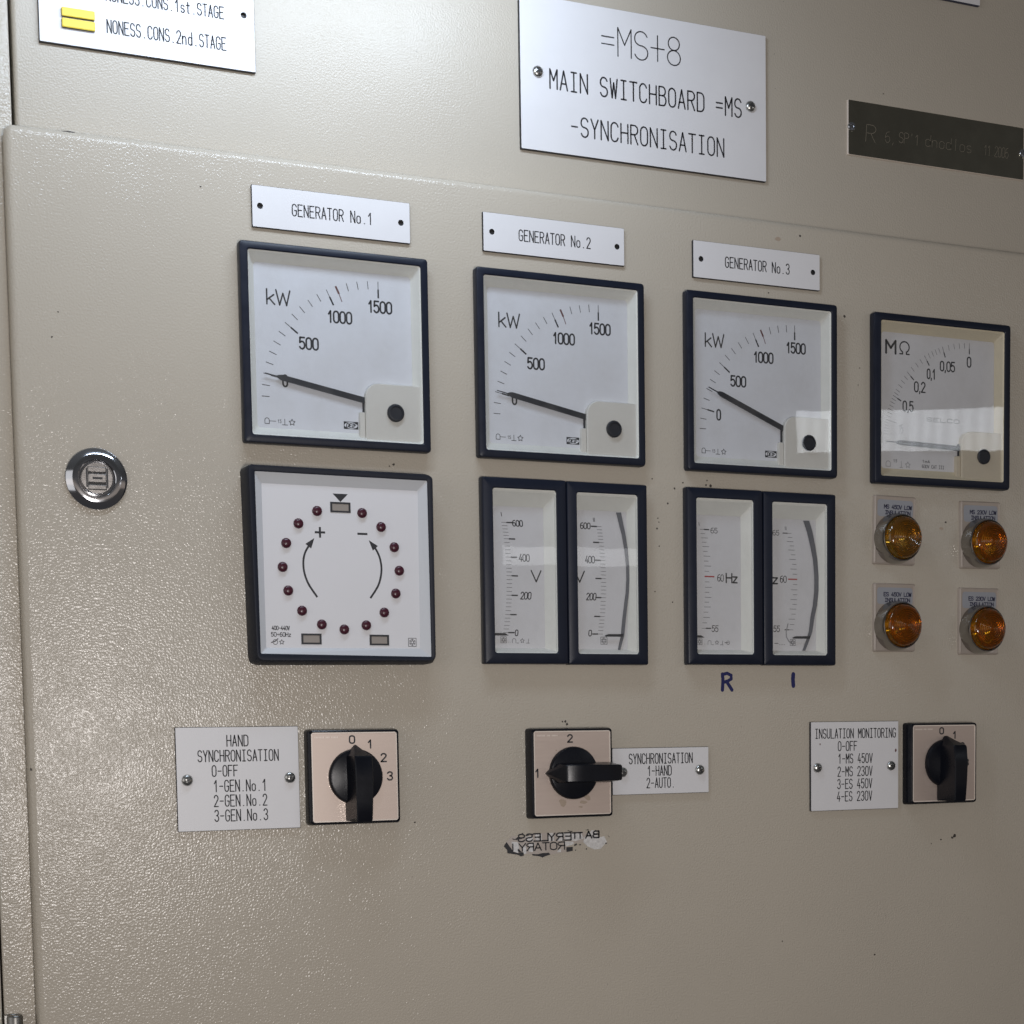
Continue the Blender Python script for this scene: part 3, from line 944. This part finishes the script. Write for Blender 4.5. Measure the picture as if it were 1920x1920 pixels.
for (u, v) in ((-13.3, 26.2), (-22.9, 19.8), (-29.3, 10.1), (-31.4, -1.5), (-28.9, -12.9), (-22.2, -22.6), (-12.3, -29.2), (-.8, -31.5), (10.7, -29.3), (20.3, -22.8), (26.6, -13.2), (28.7, -1.8), (26.3, 9.8), (19.6, 19.6), (9.8, 26.1)):
    mb = MB()
    lathe(mb, 0, 0, [(2.5, 0), (2.5, .5), (2.3, 1.05), (1.8, 1.5), (1.0, 1.8), (.02, 1.9)], LED, 20)
    mb.build('led', t, (u, v, 10.0), smooth=60)
for (a, b, c, d2) in ((-6.5, 3.9, 25.9, 31.0), (-22.9, -12.6, -39.0, -33.7), (12.3, 22.5, -39.2, -33.9)):
    mb = MB()
    cu, cv = (a + b) / 2, (c + d2) / 2
    hw, hv = (b - a) / 2, (d2 - c) / 2
    mb.skin([at(rr(-hw, hw, -hv, hv), 0), at(rr(-hw, hw, -hv, hv), .25), at(rr(-hw + 1, hw - 1, -hv + .9, hv - .9), .25), at(rr(-hw + 1, hw - 1, -hv + .9, hv - .9), .08)], PRINT)
    mb.poly(rr(-hw + 1, hw - 1, -hv + .9, hv - .9), .1, WINDOWG)
    mb.build('indicator_window', t, (cu, cv, 10.0))
mb = MB()
mb.poly([(-1.2, 31.1), (2.7, 35.1), (-5.1, 35.1)], z, PRINT)
mb.stroke([(-14.7, 15.9), (-9.4, 15.9)], 1.05, z, PRINT, caps=False)
mb.stroke([(-12.05, 18.5), (-12.05, 13.3)], 1.05, z + .01, PRINT, caps=False)
mb.stroke([(7.2, 15.9), (12.4, 15.9)], 1.05, z, PRINT, caps=False)
def arcarrow(pts, head):
    Q = []
    P = [Vector(p) for p in pts]
    for i in range(len(P) - 1):      # catmull-rom
        a, b, c, e = P[max(i - 1, 0)], P[i], P[i + 1], P[min(i + 2, len(P) - 1)]
        for k in range(6):
            q = k / 6
            Q.append(.5 * ((2 * b) + (c - a) * q + (2 * a - 5 * b + 4 * c - e) * q * q + (3 * b - a - 3 * c + e) * q ** 3))
    Q.append(P[-1])
    mb.stroke([tuple(p) for p in Q], 1.0, z, PRINT, caps=False)
    d = (Vector(head) - P[-1]).normalized()
    n = Vector((-d.y, d.x))
    b0 = P[-1] - d * 1.2
    tri = [tuple(b0 - n * 1.8), tuple(Vector(head)), tuple(b0 + n * 1.8)]
    mb.poly(tri, z + .01, PRINT)
arcarrow([(-14.2, -15.8), (-18.6, -9.3), (-20.6, -3.4), (-20.8, 2.0), (-19.7, 6.1), (-17.4, 9.9)], (-15.0, 13.0))
arcarrow([(13.2, -15.8), (17.6, -9.1), (19.3, -2.4), (18.9, 3.1), (17.4, 7.2), (15.6, 9.9)], (13.0, 12.9))
mb.build('direction_symbols', fp)
mb = MB()
text(mb, '400-440V', -37.5, -28.7, -47.1 + 15, 1.9, .34, z, PRINT)
text(mb, '50÷60Hz', -38.0, -28.1, -50.3 + 15, 2.0, .33, z, PRINT)
mb.stroke(circ(-36.0, -38.0, 1.2, 14), .3, z, THINPRINT, closed=True)
mb.stroke([(-38, -38.2), (-36.2, -37.7), (-34.7, -36.4)], .5, z + .01, THINPRINT)
star(mb, -32.8, -38.0, 1.2, z, THINPRINT, .3)
emblem(mb, 34.9, -37.5, 2.05, z)
mb.build('face_lettering', fp)

# ================================================================== edgewise meters
def edgewise(cu, cv, kind, left, label):
    """kind 'V' or 'Hz'; left meters have their slot hidden at the left, right meters show it at the right"""
    t = thing('edgewise_meter', label, 'panel meter', (cu, cv, 0.05), 'narrow edgewise meters')
    iw, iv = 17.9, 42.4
    wc = (.0 if kind == 'V' else .3) if left else (.1 if kind == 'V' else .4)
    bezel_frame(t, 23.85, 48.1, iw, iv, 5.8, cu=0, rad=.8)
    dL, dR = -17.4, (12.6 if left else 13.6)
    mb = MB()
    a = rr(-iw, iw, -iv, iv, .6, 3)
    ledge = rr(-iw + .15, iw - .3, -iv + 1.2, iv - 2.8, .6, 3)
    b = rr(dL, dR, -39.7, 34.0, .6, 3)
    mb.skin([at(a, 5.3), at(ledge, 3.4), at(b, .5)], SURR)
    mb.build('dial_surround', t, smooth=20)
    mb = MB()
    mb.poly(rr(dL - .3, dR + .3, -40, 34.3), .45, DIALW)
    dial = mb.build('dial', t)
    z = .5
    sl = MB(); nm = MB()
    # scale curve: x as a function of v (bulging to the right)
    def bulge_x(v, x0, amp):
        return x0 + amp * (1 - ((v + 3) / 31.0) ** 2)
    if kind == 'V':
        vt = lambda q: [-31.5, -22.1, -12.05, -1.9, 7.75, 17.2, 25.65][int(q // 100)] if q % 100 == 0 else None
        VV = [-31.5, -22.1, -12.05, -1.9, 7.75, 17.2, 25.65]
        for k in range(31):
            q = k * 20
            i = min(5, q // 100)
            v = VV[i] + (VV[i + 1] - VV[i]) * (q - 100 * i) / 100
            if left:
                x = bulge_x(v, -11.6, 2.9)
                sl.stroke([(x - .2, v), (x + 2.9, v)], .22, z, THINPRINT, caps=False)
                if q % 100 == 0:
                    sl.stroke([(x + 2.9, v), (x + 6.0, v)], .72, z, PRINT)
            else:
                x = bulge_x(v, -4.7, 2.8)
                sl.stroke([(x, v), (x + 3.0, v)], .22, z, THINPRINT, caps=False)
                if q % 100 == 0:
                    sl.stroke([(x - 3.0, v), (x, v)], .72, z, PRINT)
        if left:
            for s, a0, a1, vb, h in (('600', 94.4, 100, 9.1, 3.0), ('400', 97.8, 103.5, -9.0, 3.6), ('200', 98.2, 104.0, -28.7, 3.6), ('0', 94.7, 96.2, -47.9, 3.0)):
                text(nm, s, a0 - cu, a1 - cu, vb - cv, h, .52, z, PRINT, slant=(.10 if vb < -5 and s != '400' else -.06 if s != '400' else 0), fill=.78)
            text(nm, 'V', 104.5 - cu, 110.1 - cu, -19.5 - cv, 5.8, .72, z, PRINT)
            text(nm, 'i', 87.8 - cu, 88.6 - cu, 14.0 - cv, 1.9, .4, z, PRINT, slant=-.2)
        else:
            for s, a0, a1, vb, h in (('600', 133.5, 139.2, 9.2, 3.1), ('400', 136.2, 141.5, -8.8, 3.6), ('200', 136.5, 142, -28.4, 3.6), ('0', 137.5, 139.1, -47.6, 3.1)):
                text(nm, s, a0 - cu, a1 - cu, vb - cv, h, .52, z, PRINT, slant=(.10 if vb < -5 and s != '400' else 0), fill=.78)
            text(nm, 'V', 129.9 - cu, 135.4 - cu, -19.1 - cv, 5.8, .72, z, PRINT)
            text(nm, 'ii', 141.0 - cu, 142.2 - cu, 13.2 - cv, 1.9, .34, z, PRINT, slant=-.1)
    else:
        VV = [-27.9, -21.9, -16.2, -10.9, -5.4, .5, 6.2, 11.6, 16.8, 21.5, 26.1]
        off = cv + 14.8
        for k in range(21):
            i = min(9, k // 2)
            v = VV[i] + (VV[i + 1] - VV[i]) * (k / 2 - i)
            if left:
                x = bulge_x(v, -15.6 + 2.0, 3.4)
                L = 4.2 if k % 2 == 0 else 2.8
                if k == 10:
                    sl.stroke([(x - .2, v), (x + 6.0, v)], .75, z, REDPRINT, caps=False)
                else:
                    sl.stroke([(x, v), (x + L, v)], .24, z, THINPRINT, caps=False)
                if k in (0, 20):
                    sl.stroke([(x + 2.8, v), (x + 5.6, v)], .66, z, PRINT)
            else:
                x = bulge_x(v, -3.0, 4.3)
                L = 4.2 if k % 2 == 0 else 2.8
                if k == 10:
                    sl.stroke([(x - 6, v), (x, v)], .75, z, REDPRINT, caps=False)
                else:
                    sl.stroke([(x - L, v), (x, v)], .24, z, THINPRINT, caps=False)
                if k in (0, 20):
                    sl.stroke([(x - 5.6, v), (x - 2.8, v)], .55, z, PRINT)
        if left:
            for s, a0, a1, vb, h, wd in (('65', 212.9, 217.0, 9.6, 2.8, .36), ('60', 217.0, 220.7, -16.6, 3.6, .42), ('55', 213.1, 217, -44.4, 3.3, .42)):
                text(nm, s, a0 - cu, a1 - cu, vb - cv, h, wd, z, PRINT if s != '65' else THINPRINT, slant=.08 if s == '55' else 0, fill=.78)
            text(nm, 'Hz', 222.5 - cu, 229.7 - cu, -17.2 - cv, 4.9, .85, z, PRINT, adv={'z': .8}, fill=.8)
            text(nm, 'i', 205.4 - cu, 206 - cu, 13.4 - cv, 1.7, .3, z, THINPRINT, slant=-.2)
        else:
            for s, a0, a1, vb, h, wd in (('65', 252.7, 256.7, 9.8, 2.8, .36), ('60', 257.5, 261.4, -16.3, 3.6, .42), ('55', 252.9, 256.8, -44.0, 3.3, .42)):
                text(nm, s, a0 - cu, a1 - cu, vb - cv, h, wd, z, PRINT if s != '65' else THINPRINT, slant=.06 if s == '55' else 0, fill=.78)
            text(nm, 'z', 252.6 - cu, 255.9 - cu, -17.1 - cv, 5.0, .85, z, PRINT)
            text(nm, 'ii', 260.6 - cu, 261.8 - cu, 13.0 - cv, 1.8, .3, z, THINPRINT, slant=-.1)
    sl.build('scale_marks', dial)
    nm.build('numerals', dial)
    # symbols at the foot
    mb = MB()
    if left:
        emblem(mb, -11.2 if kind == 'V' else -13.9, -35.3, 1.6, z)
        x0 = -8.6 if kind == 'V' else -11
        text(mb, '..', x0, x0 + 1.6, -36.6, 1.5, .3, z, FAINT)
        mb.stroke([(x0 + 2.4, -36.9), (x0 + 2.4, -35.4)] + E(x0 + 3.4, -35.4, 1, .8, 180, 0, 6) + [(x0 + 4.4, -36.9)], .24, z, THINPRINT)
        mb.stroke([(x0 + 4.9, -36.9), (x0 + 6.0, -36.9)], .24, z, THINPRINT)
        star(mb, x0 + 8.1, -35.7, 1.2, z, THINPRINT, .24)
        mb.stroke([(x0 + 10.2, -36.9), (x0 + 12.2, -36.9)], .24, z, THINPRINT)
        mb.stroke([(x0 + 11.4, -36.9), (x0 + 11.8, -34.7)], .24, z + .01, THINPRINT)
        if kind == 'Hz':
            mb.stroke(circ(x0 + 15.2, -35.7, 1.0, 12), .24, z, THINPRINT, closed=True)
            mb.stroke([(x0 + 13.2, -35.7), (x0 + 15.4, -35.7)], .4, z + .01, THINPRINT)
    else:
        emblem(mb, -.6 if kind == 'V' else -1.9, -35.0, 1.9 if kind == 'V' else 1.7, z)
        if kind == 'Hz':
            mb.stroke([(-13.8, -35.6), (-11.5, -35.6)], .4, z, THINPRINT)
            text(mb, '....', -11, -7, -36.3, 1.5, .4, z, THINPRINT)
            mb.stroke([(-5.0, -24.6), (-6.2, -29), (-6.0, -32), (-4.2, -34.6), (-2.2, -35.4)], .7, z + .005, FAINT)
    mb.build('dial_symbols', dial)
    # pointer slot: a curved dark strip where the dial meets the side wall
    mb = MB()
    if left:
        C = [(-17.0, 33.4), (-16.5, 22), (-16.1, 10), (-15.9, -2), (-16.0, -14), (-16.4, -26), (-17.0, -39)]
        C = [(p[0] - .6, p[1]) for p in C]
        W = [.25] * 7
    elif kind == 'V':
        C = [(32.55, 33.45), (34.0, 27.5), (35.4, 22), (36.8, 14), (37.7, 5), (37.75, -2), (37.3, -9), (36.3, -15.6), (35.1, -24), (34.1, -32.6), (32.9, -36.5), (31.95, -40)]
        W = [2.7, 2.4, 2.1, 1.8, 1.6, 1.6, 1.7, 1.8, 1.9, 1.8, 1.5, 1.2]
        C = [(p[0] - 23.85 - (cu - 147.2), p[1]) for p in C]
    else:
        C = [(30.7, 33.45), (33.0, 27.5), (34.9, 20), (36.6, 12), (37.5, 2.1), (37.4, -6), (36.4, -14), (34.9, -20), (33.4, -29), (31, -35), (28.9, -39.6)]
        W = [3.6, 3.4, 3.0, 2.6, 2.5, 2.5, 2.5, 2.4, 2.0, 1.7, 1.6]
        C = [(p[0] - 23.85 - (cu - 267.4), p[1]) for p in C]
    iL = mb.add([(c[0] - q / 2, c[1], .9) for c, q in zip(C, W)])
    iR = mb.add([(c[0] + q / 2, c[1], 1.5 if not left else 1.0) for c, q in zip(C, W)])
    for k in range(len(C) - 1):
        mb.face((iL[k], iL[k + 1], iR[k + 1], iR[k]), SLOT)
    mb.build('pointer_slot', dial)
    mb = MB()
    if left:
        x1 = -8.8 if kind == 'V' else -11.6
        lo = [(-17.6, -33.2), (x1 - 2.2, -33.2), (x1, -33.1), (x1 - 2.0, -31.95), (-17.6, -31.9)]
    else:
        x0 = (23.4 if kind == 'V' else 21.2) - 23.85
        x1 = (34.0 if kind == 'V' else 32.6) - 23.85
        lo = [(x0 + .4, -32.9), (x1 - .2, -32.9), (x1 + .3, -31.2), (x1 - 1.2, -31.5), (x0 + 2.0, -31.6), (x0 - .2, -32.4)]
    mb.skin([at(lo, 1.6), at(lo, 2.1)], NEEDLE)
    mb.poly(lo, 2.1, NEEDLE)
    mb.build('pointer', t)
    glass(t, iw, iv, 5.0, tilt=math.radians(0))
    return t
edgewise(123.3 - 24.0, -14.8, 'V', True, 'narrow voltmeter marked I with large V at its right, left one of the voltmeter pair')
edgewise(123.3 + 23.9, -15.0, 'V', False, 'narrow voltmeter marked II with curved grey slot, right one of the voltmeter pair')
edgewise(243.6 - 24.4, -14.7, 'Hz', True, 'narrow frequency meter reading 60 Hz above the handwritten letter R')
edgewise(243.6 + 23.8, -14.9, 'Hz', False, 'narrow frequency meter with curved grey slot above the handwritten letter I')

# ================================================================== rotary switches
def rotary(cu, cv, turn, nums, label, dirty=False, sq=23.4):
    t = thing('rotary_switch', label, 'rotary switch', (cu, cv, 0.05), 'black rotary switches on square metal faces')
    mb = MB()
    q = lambda a, z: at(rr(-sq - a, sq + a, -sq - a, sq + a, 1.6, 4), z)
    mb.skin([q(.6, 0), q(.5, 5.6), q(.1, 7.4), q(-.5, 7.9), q(-.9, 7.9), q(-.9, 7.4)], FRAMEM)
    mb.build('frame', t, smooth=35)
    mb = MB()
    mb.skin([at(rr(-sq + .9, sq - .9, -sq + .9, sq - .9), 7.5), at(rr(-sq + 1.0, sq - 1.0, -sq + 1.0, sq - 1.0), 7.9), at(rr(-sq + 1.55, sq - 1.55, -sq + 1.55, sq - 1.55), 7.9), at(rr(-sq + 1.6, sq - 1.6, -sq + 1.6, sq - 1.6), 7.74)], FACEE)
    mb.poly(rr(-sq + 1.58, sq - 1.58, -sq + 1.58, sq - 1.58), 7.75, FACEM)
    for k in range(17):           # row of tiny engraved marks near the corner
        x = -20.6 + k * .72
        if k in (7, 11):
            continue
        mb.poly(rr(x, x + .42, 19.6, 20.4), 7.78, FACEE)
    if dirty:
        global _keep
        _keep = mb
        for (a, b, ra, rb) in ((-6, -15.5, 2.6, 2.2), (5.8, -15.8, 2.2, .9), (4.5, -18.2, 1.2, .5), (8.5, -13.5, 2.0, 1.5), (-9.5, 12.2, .4, .4), (-9.3, 10.5, .3, .3)):
            n = 9
            mb.poly([(a + ra * (.6 + .7 * random.random()) * math.cos(2 * math.pi * k / n), b + rb * (.6 + .7 * random.random()) * math.sin(2 * math.pi * k / n)) for k in range(n)], 7.775 + .002 * ra, SMEAR)
    face = mb.build('face_plate', t)
    mb = MB()
    for s, x0, x1, vb, h in nums:
        text(mb, s, x0 - cu, x1 - cu, vb - cv, h, .78, 7.8, PRINT)
    mb.build('numerals', face)
    # knob
    kb = MB()
    lathe(kb, 0, 0, [(14.0, 7.8), (14.0, 9.6), (13.5, 10.4), (12.6, 10.7), (.02, 10.9)], KNOB, 48)
    def sec(l, wb, wf, z0, z1):
        c = .5 * min(1, wf / 4)
        return [(-wb, l, z0), (wb, l, z0), (wf, l, z1 - c), (wf - c, l, z1), (-wf + c, l, z1), (-wf, l, z1 - c)]
    S = [(16.0, .25, .15, 8.3, 10.4), (13.2, 2.9, 2.2, 8.3, 15.8), (10.6, 5.2, 4.4, 8.3, 22.2), (9.4, 5.3, 4.6, 8.3, 23.0), (0, 5.3, 4.6, 8.3, 24.0), (-12, 5.4, 4.3, 8.3, 23.6), (-21.3, 5.4, 4.1, 8.3, 22.9), (-22.0, 5.2, 3.8, 8.6, 22.4)]
    kb.skin([[(p[0], p[1], p[2]) for p in sec(*s)] for s in S][::-1], KNOB, cap0=True, cap1=True)
    kb.build('knob', t, (0, 0, 0), smooth=32, rotz=turn)
    return t
rotary(3.0, -119.9, 0.0, [('0', .5, 3.1, -103.0, 3.7), ('1', 10.0, 12.4, -105.5, 3.9), ('2', 16.9, 19.6, -112.5, 4.0), ('3', 20.0, 22.7, -121.9, 4.1)],
       'rotary switch with positions 0 to 3, black handle pointing up, right of the HAND plate')
rotary(123.7, -120.6, math.pi / 2, [('2', 121.0, 123.7, -104.2, 3.9), ('1', 101.9, 104.3, -122.4, 4.1)],
       'rotary switch with handle turned sideways pointing left at 1', dirty=True)
rotary(365.2, -120.1, 0.0, [('0', 361.9, 364.5, -102.9, 3.6), ('1', 371.4, 373.8, -105.6, 3.9), ('2', 377.0, 379.6, -112.2, 3.9), ('3', 380.2, 382.6, -121.9, 4.0)],
       'rotary switch at the far right beside the INSULATION MONITORING plate')

# torn sticker below the middle switch
t = thing('torn_sticker', 'torn scrap of sticker with mirror-written BATTERYLESS ROTARY below the middle switch', 'sticker', (117, -157, 0.05))
def SU_(x, y):   # position inside the close-up measurement of the sticker
    return (86.4 - 117 + (x - 110) * (62.6 / 1680.0), -150.3 + 157 - (y - 125) * (15.0 / 440.0) - (x - 110) * .0008)
mb = MB()
mb.poly([SU_(x, y) for x, y in ((130, 330), (240, 210), (420, 230), (640, 180), (900, 165), (1120, 180), (1300, 150), (1420, 190), (1380, 330), (1190, 350), (1090, 420), (1080, 480), (840, 515), (430, 500), (240, 460))][::-1], .02, GLUE)
mb.build('glue_film', t)
mb = MB()
for lp in (((1380, 250), (1500, 140), (1570, 150), (1600, 260), (1700, 240), (1740, 330), (1640, 440), (1540, 450), (1430, 400), (1360, 330)),
           ((230, 300), (330, 310), (350, 390), (330, 480), (250, 450)), ((800, 180), (880, 170), (900, 300), (800, 305)), ((960, 185), (1060, 170), (1050, 300), (950, 300)),
           ((1170, 190), (1330, 190), (1370, 270), (1230, 310), (1160, 300)), ((1060, 310), (1200, 320), (1210, 360), (1080, 390)), ((390, 400), (450, 370), (460, 490), (420, 500)), ((960, 440), (1010, 430), (1000, 480), (940, 480)), ((600, 190), (700, 182), (705, 300), (610, 305)), ((460, 230), (560, 215), (570, 300), (480, 310)), ((500, 330), (590, 325), (560, 470), (500, 460)), ((1060, 180), (1150, 175), (1160, 280), (1070, 290))):
    mb.poly([SU_(x, y) for x, y in lp][::-1], .05, SILVERP)
mb.build('silver_residue', t)
mb = MB()
for lp in (((110, 370), (155, 305), (185, 350), (260, 460), (330, 480), (415, 470), (420, 520), (375, 535), (330, 510), (230, 490), (165, 480), (160, 430)), ((540, 500), (640, 505), (700, 490), (810, 485), (835, 515), (740, 545), (710, 560), (670, 540), (560, 525)),
           ((1088, 405), (1190, 400), (1190, 465), (1090, 482)), ((1215, 365), (1250, 345), (1262, 370), (1215, 392)), ((1285, 370), (1310, 358), (1330, 368), (1305, 382)), ((1395, 440), (1410, 425), (1422, 438), (1408, 452)), ((1225, 455), (1238, 442), (1245, 455), (1235, 465)),
           ((1100, 145), (1120, 138), (1195, 155), (1180, 165)), ((1395, 135), (1455, 125), (1440, 145)), ((1550, 140), (1570, 140), (1575, 155), (1560, 160)), ((1710, 350), (1740, 345), (1745, 360), (1715, 366)), ((1755, 225), (1780, 245), (1785, 265), (1765, 240)),
           ((235, 250), (290, 262), (345, 215), (370, 235), (430, 230), (390, 262), (310, 275), (260, 272)), ((440, 215), (470, 195), (510, 195), (490, 215)), ((530, 190), (550, 180), (580, 190), (560, 210)), ((320, 430), (345, 415), (370, 450), (400, 470), (340, 475)), ((385, 180), (405, 165), (415, 175), (400, 188))):
    mb.poly([SU_(x, y) for x, y in lp][::-1], .08, INK)
mb.build('black_scraps', t)
mb = MB()
for st, x0, x1, yb, hh, wv in (('SSEL', 335, 800, 305, 3.9, .8), ('YRE', 806, 1165, 298, 3.9, .8), ('TT', 1190, 1345, 268, 3.0, .8), ('AB', 1400, 1612, 264, 3.5, .9)):
    a, b = SU_(x0, yb), SU_(x1, yb)
    text(mb, st, a[0], b[0], a[1], hh, wv, .1, INK, mirror=True, fill=.82)
a, b = SU_(345, 448), SU_(1060, 440)
text(mb, 'YRATOR', a[0], b[0], a[1] - .1, 3.9, .7, .1, INK, mirror=True, fill=.84)
a, b = SU_(235, 440), SU_(265, 440)
text(mb, 'i', a[0], b[0], a[1], 3.4, .7, .1, INK, mirror=True)
mb.build('lettering', t)

# ================================================================== indicator lamps
def lamp(cu, cv, txt, label, brown=False, rot=0.0):
    t = thing('indicator_lamp', label, 'indicator lamp', (cu, cv, 0.05), 'amber indicator lamps below the megohm meter', rot=rot)
    mb = MB()
    q = lambda a, z: at(rr(-14.3 + a, 14.3 - a, -19.6 + a, 19.6 - a, .9, 3), z)
    mb.skin([q(-.2, 0), q(0, 1.5), q(.6, 2.2), q(1.1, 2.0)], HOLDER, cap1=True)
    mb.build('label_holder', t, smooth=30)
    mb = MB()
    lb = rr(-12.6, 12.2, 7.6, 17.2, 1.8, 4)
    mb.poly(lb, 2.06, LABELG)
    lab = mb.build('label', t)
    mb = MB()
    text(mb, txt, -7.9, 11.2, 12.2, 2.1, .52, 2.1, BLUEINK, fill=.84)
    text(mb, 'INSULATION', -7.2, 10.2, 9.0, 2.0, .52, 2.1, BLUEINK, fill=.84)
    mb.build('lettering', lab)
    CV = -5.0
    mb = MB()
    lathe(mb, 0, 0, [(14.6, 0), (14.5, 2.0), (13.7, 6.4), (13.3, 7.4), (12.7, 7.6), (12.4, 7.2), (12.4, 2.0)], RINGM, 48, cap=False)
    mb.build('chrome_ring', t, (0, CV, 2.0), smooth=30)
    mb = MB()
    lathe(mb, 0, 0, [(12.3, 1.0), (.02, .2)], REFL, 32)
    mb.build('reflector', t, (0, CV, 2.0), smooth=30)
    mb = MB()
    P = [(12.35, 3.0), (12.3, 6.6), (11.7, 9.2), (10.7, 10.7), (9.9, 11.2)]
    r0, zz = 9.4, 11.3
    for k in range(7):
        P += [(r0, zz + .16), (r0 - .45, zz + .24), (r0 - .72, zz - .10), (r0 - 1.1, zz - .04)]
        r0 -= 1.28
        zz += .14 * (1 - k / 9)
    P += [(.02, zz + .15)]
    mb.skin([at(circ(0, 0, max(p[0], .001), 72), p[1]) for p in P], AMBERB if brown else AMBER, cap0=True, cap1=True)
    mb.build('lens', t, (0, CV, 2.0), smooth=45)
    return t
lamp(334.3, 15.2, 'MS 450V LOW', 'amber lamp with brownish lens labelled MS 450V LOW INSULATION, upper left of four', brown=True, rot=math.radians(-.9))
lamp(395.6, 14.6, 'MS 230V LOW', 'amber lamp labelled MS 230V LOW INSULATION, upper right of four', rot=math.radians(.6))
lamp(334.3, -34.9, 'ES 450V LOW', 'amber lamp labelled ES 450V LOW INSULATION, lower left of four')
lamp(394.8, -36.2, 'ES 230V LOW', 'amber lamp labelled ES 230V LOW INSULATION, lower right of four')
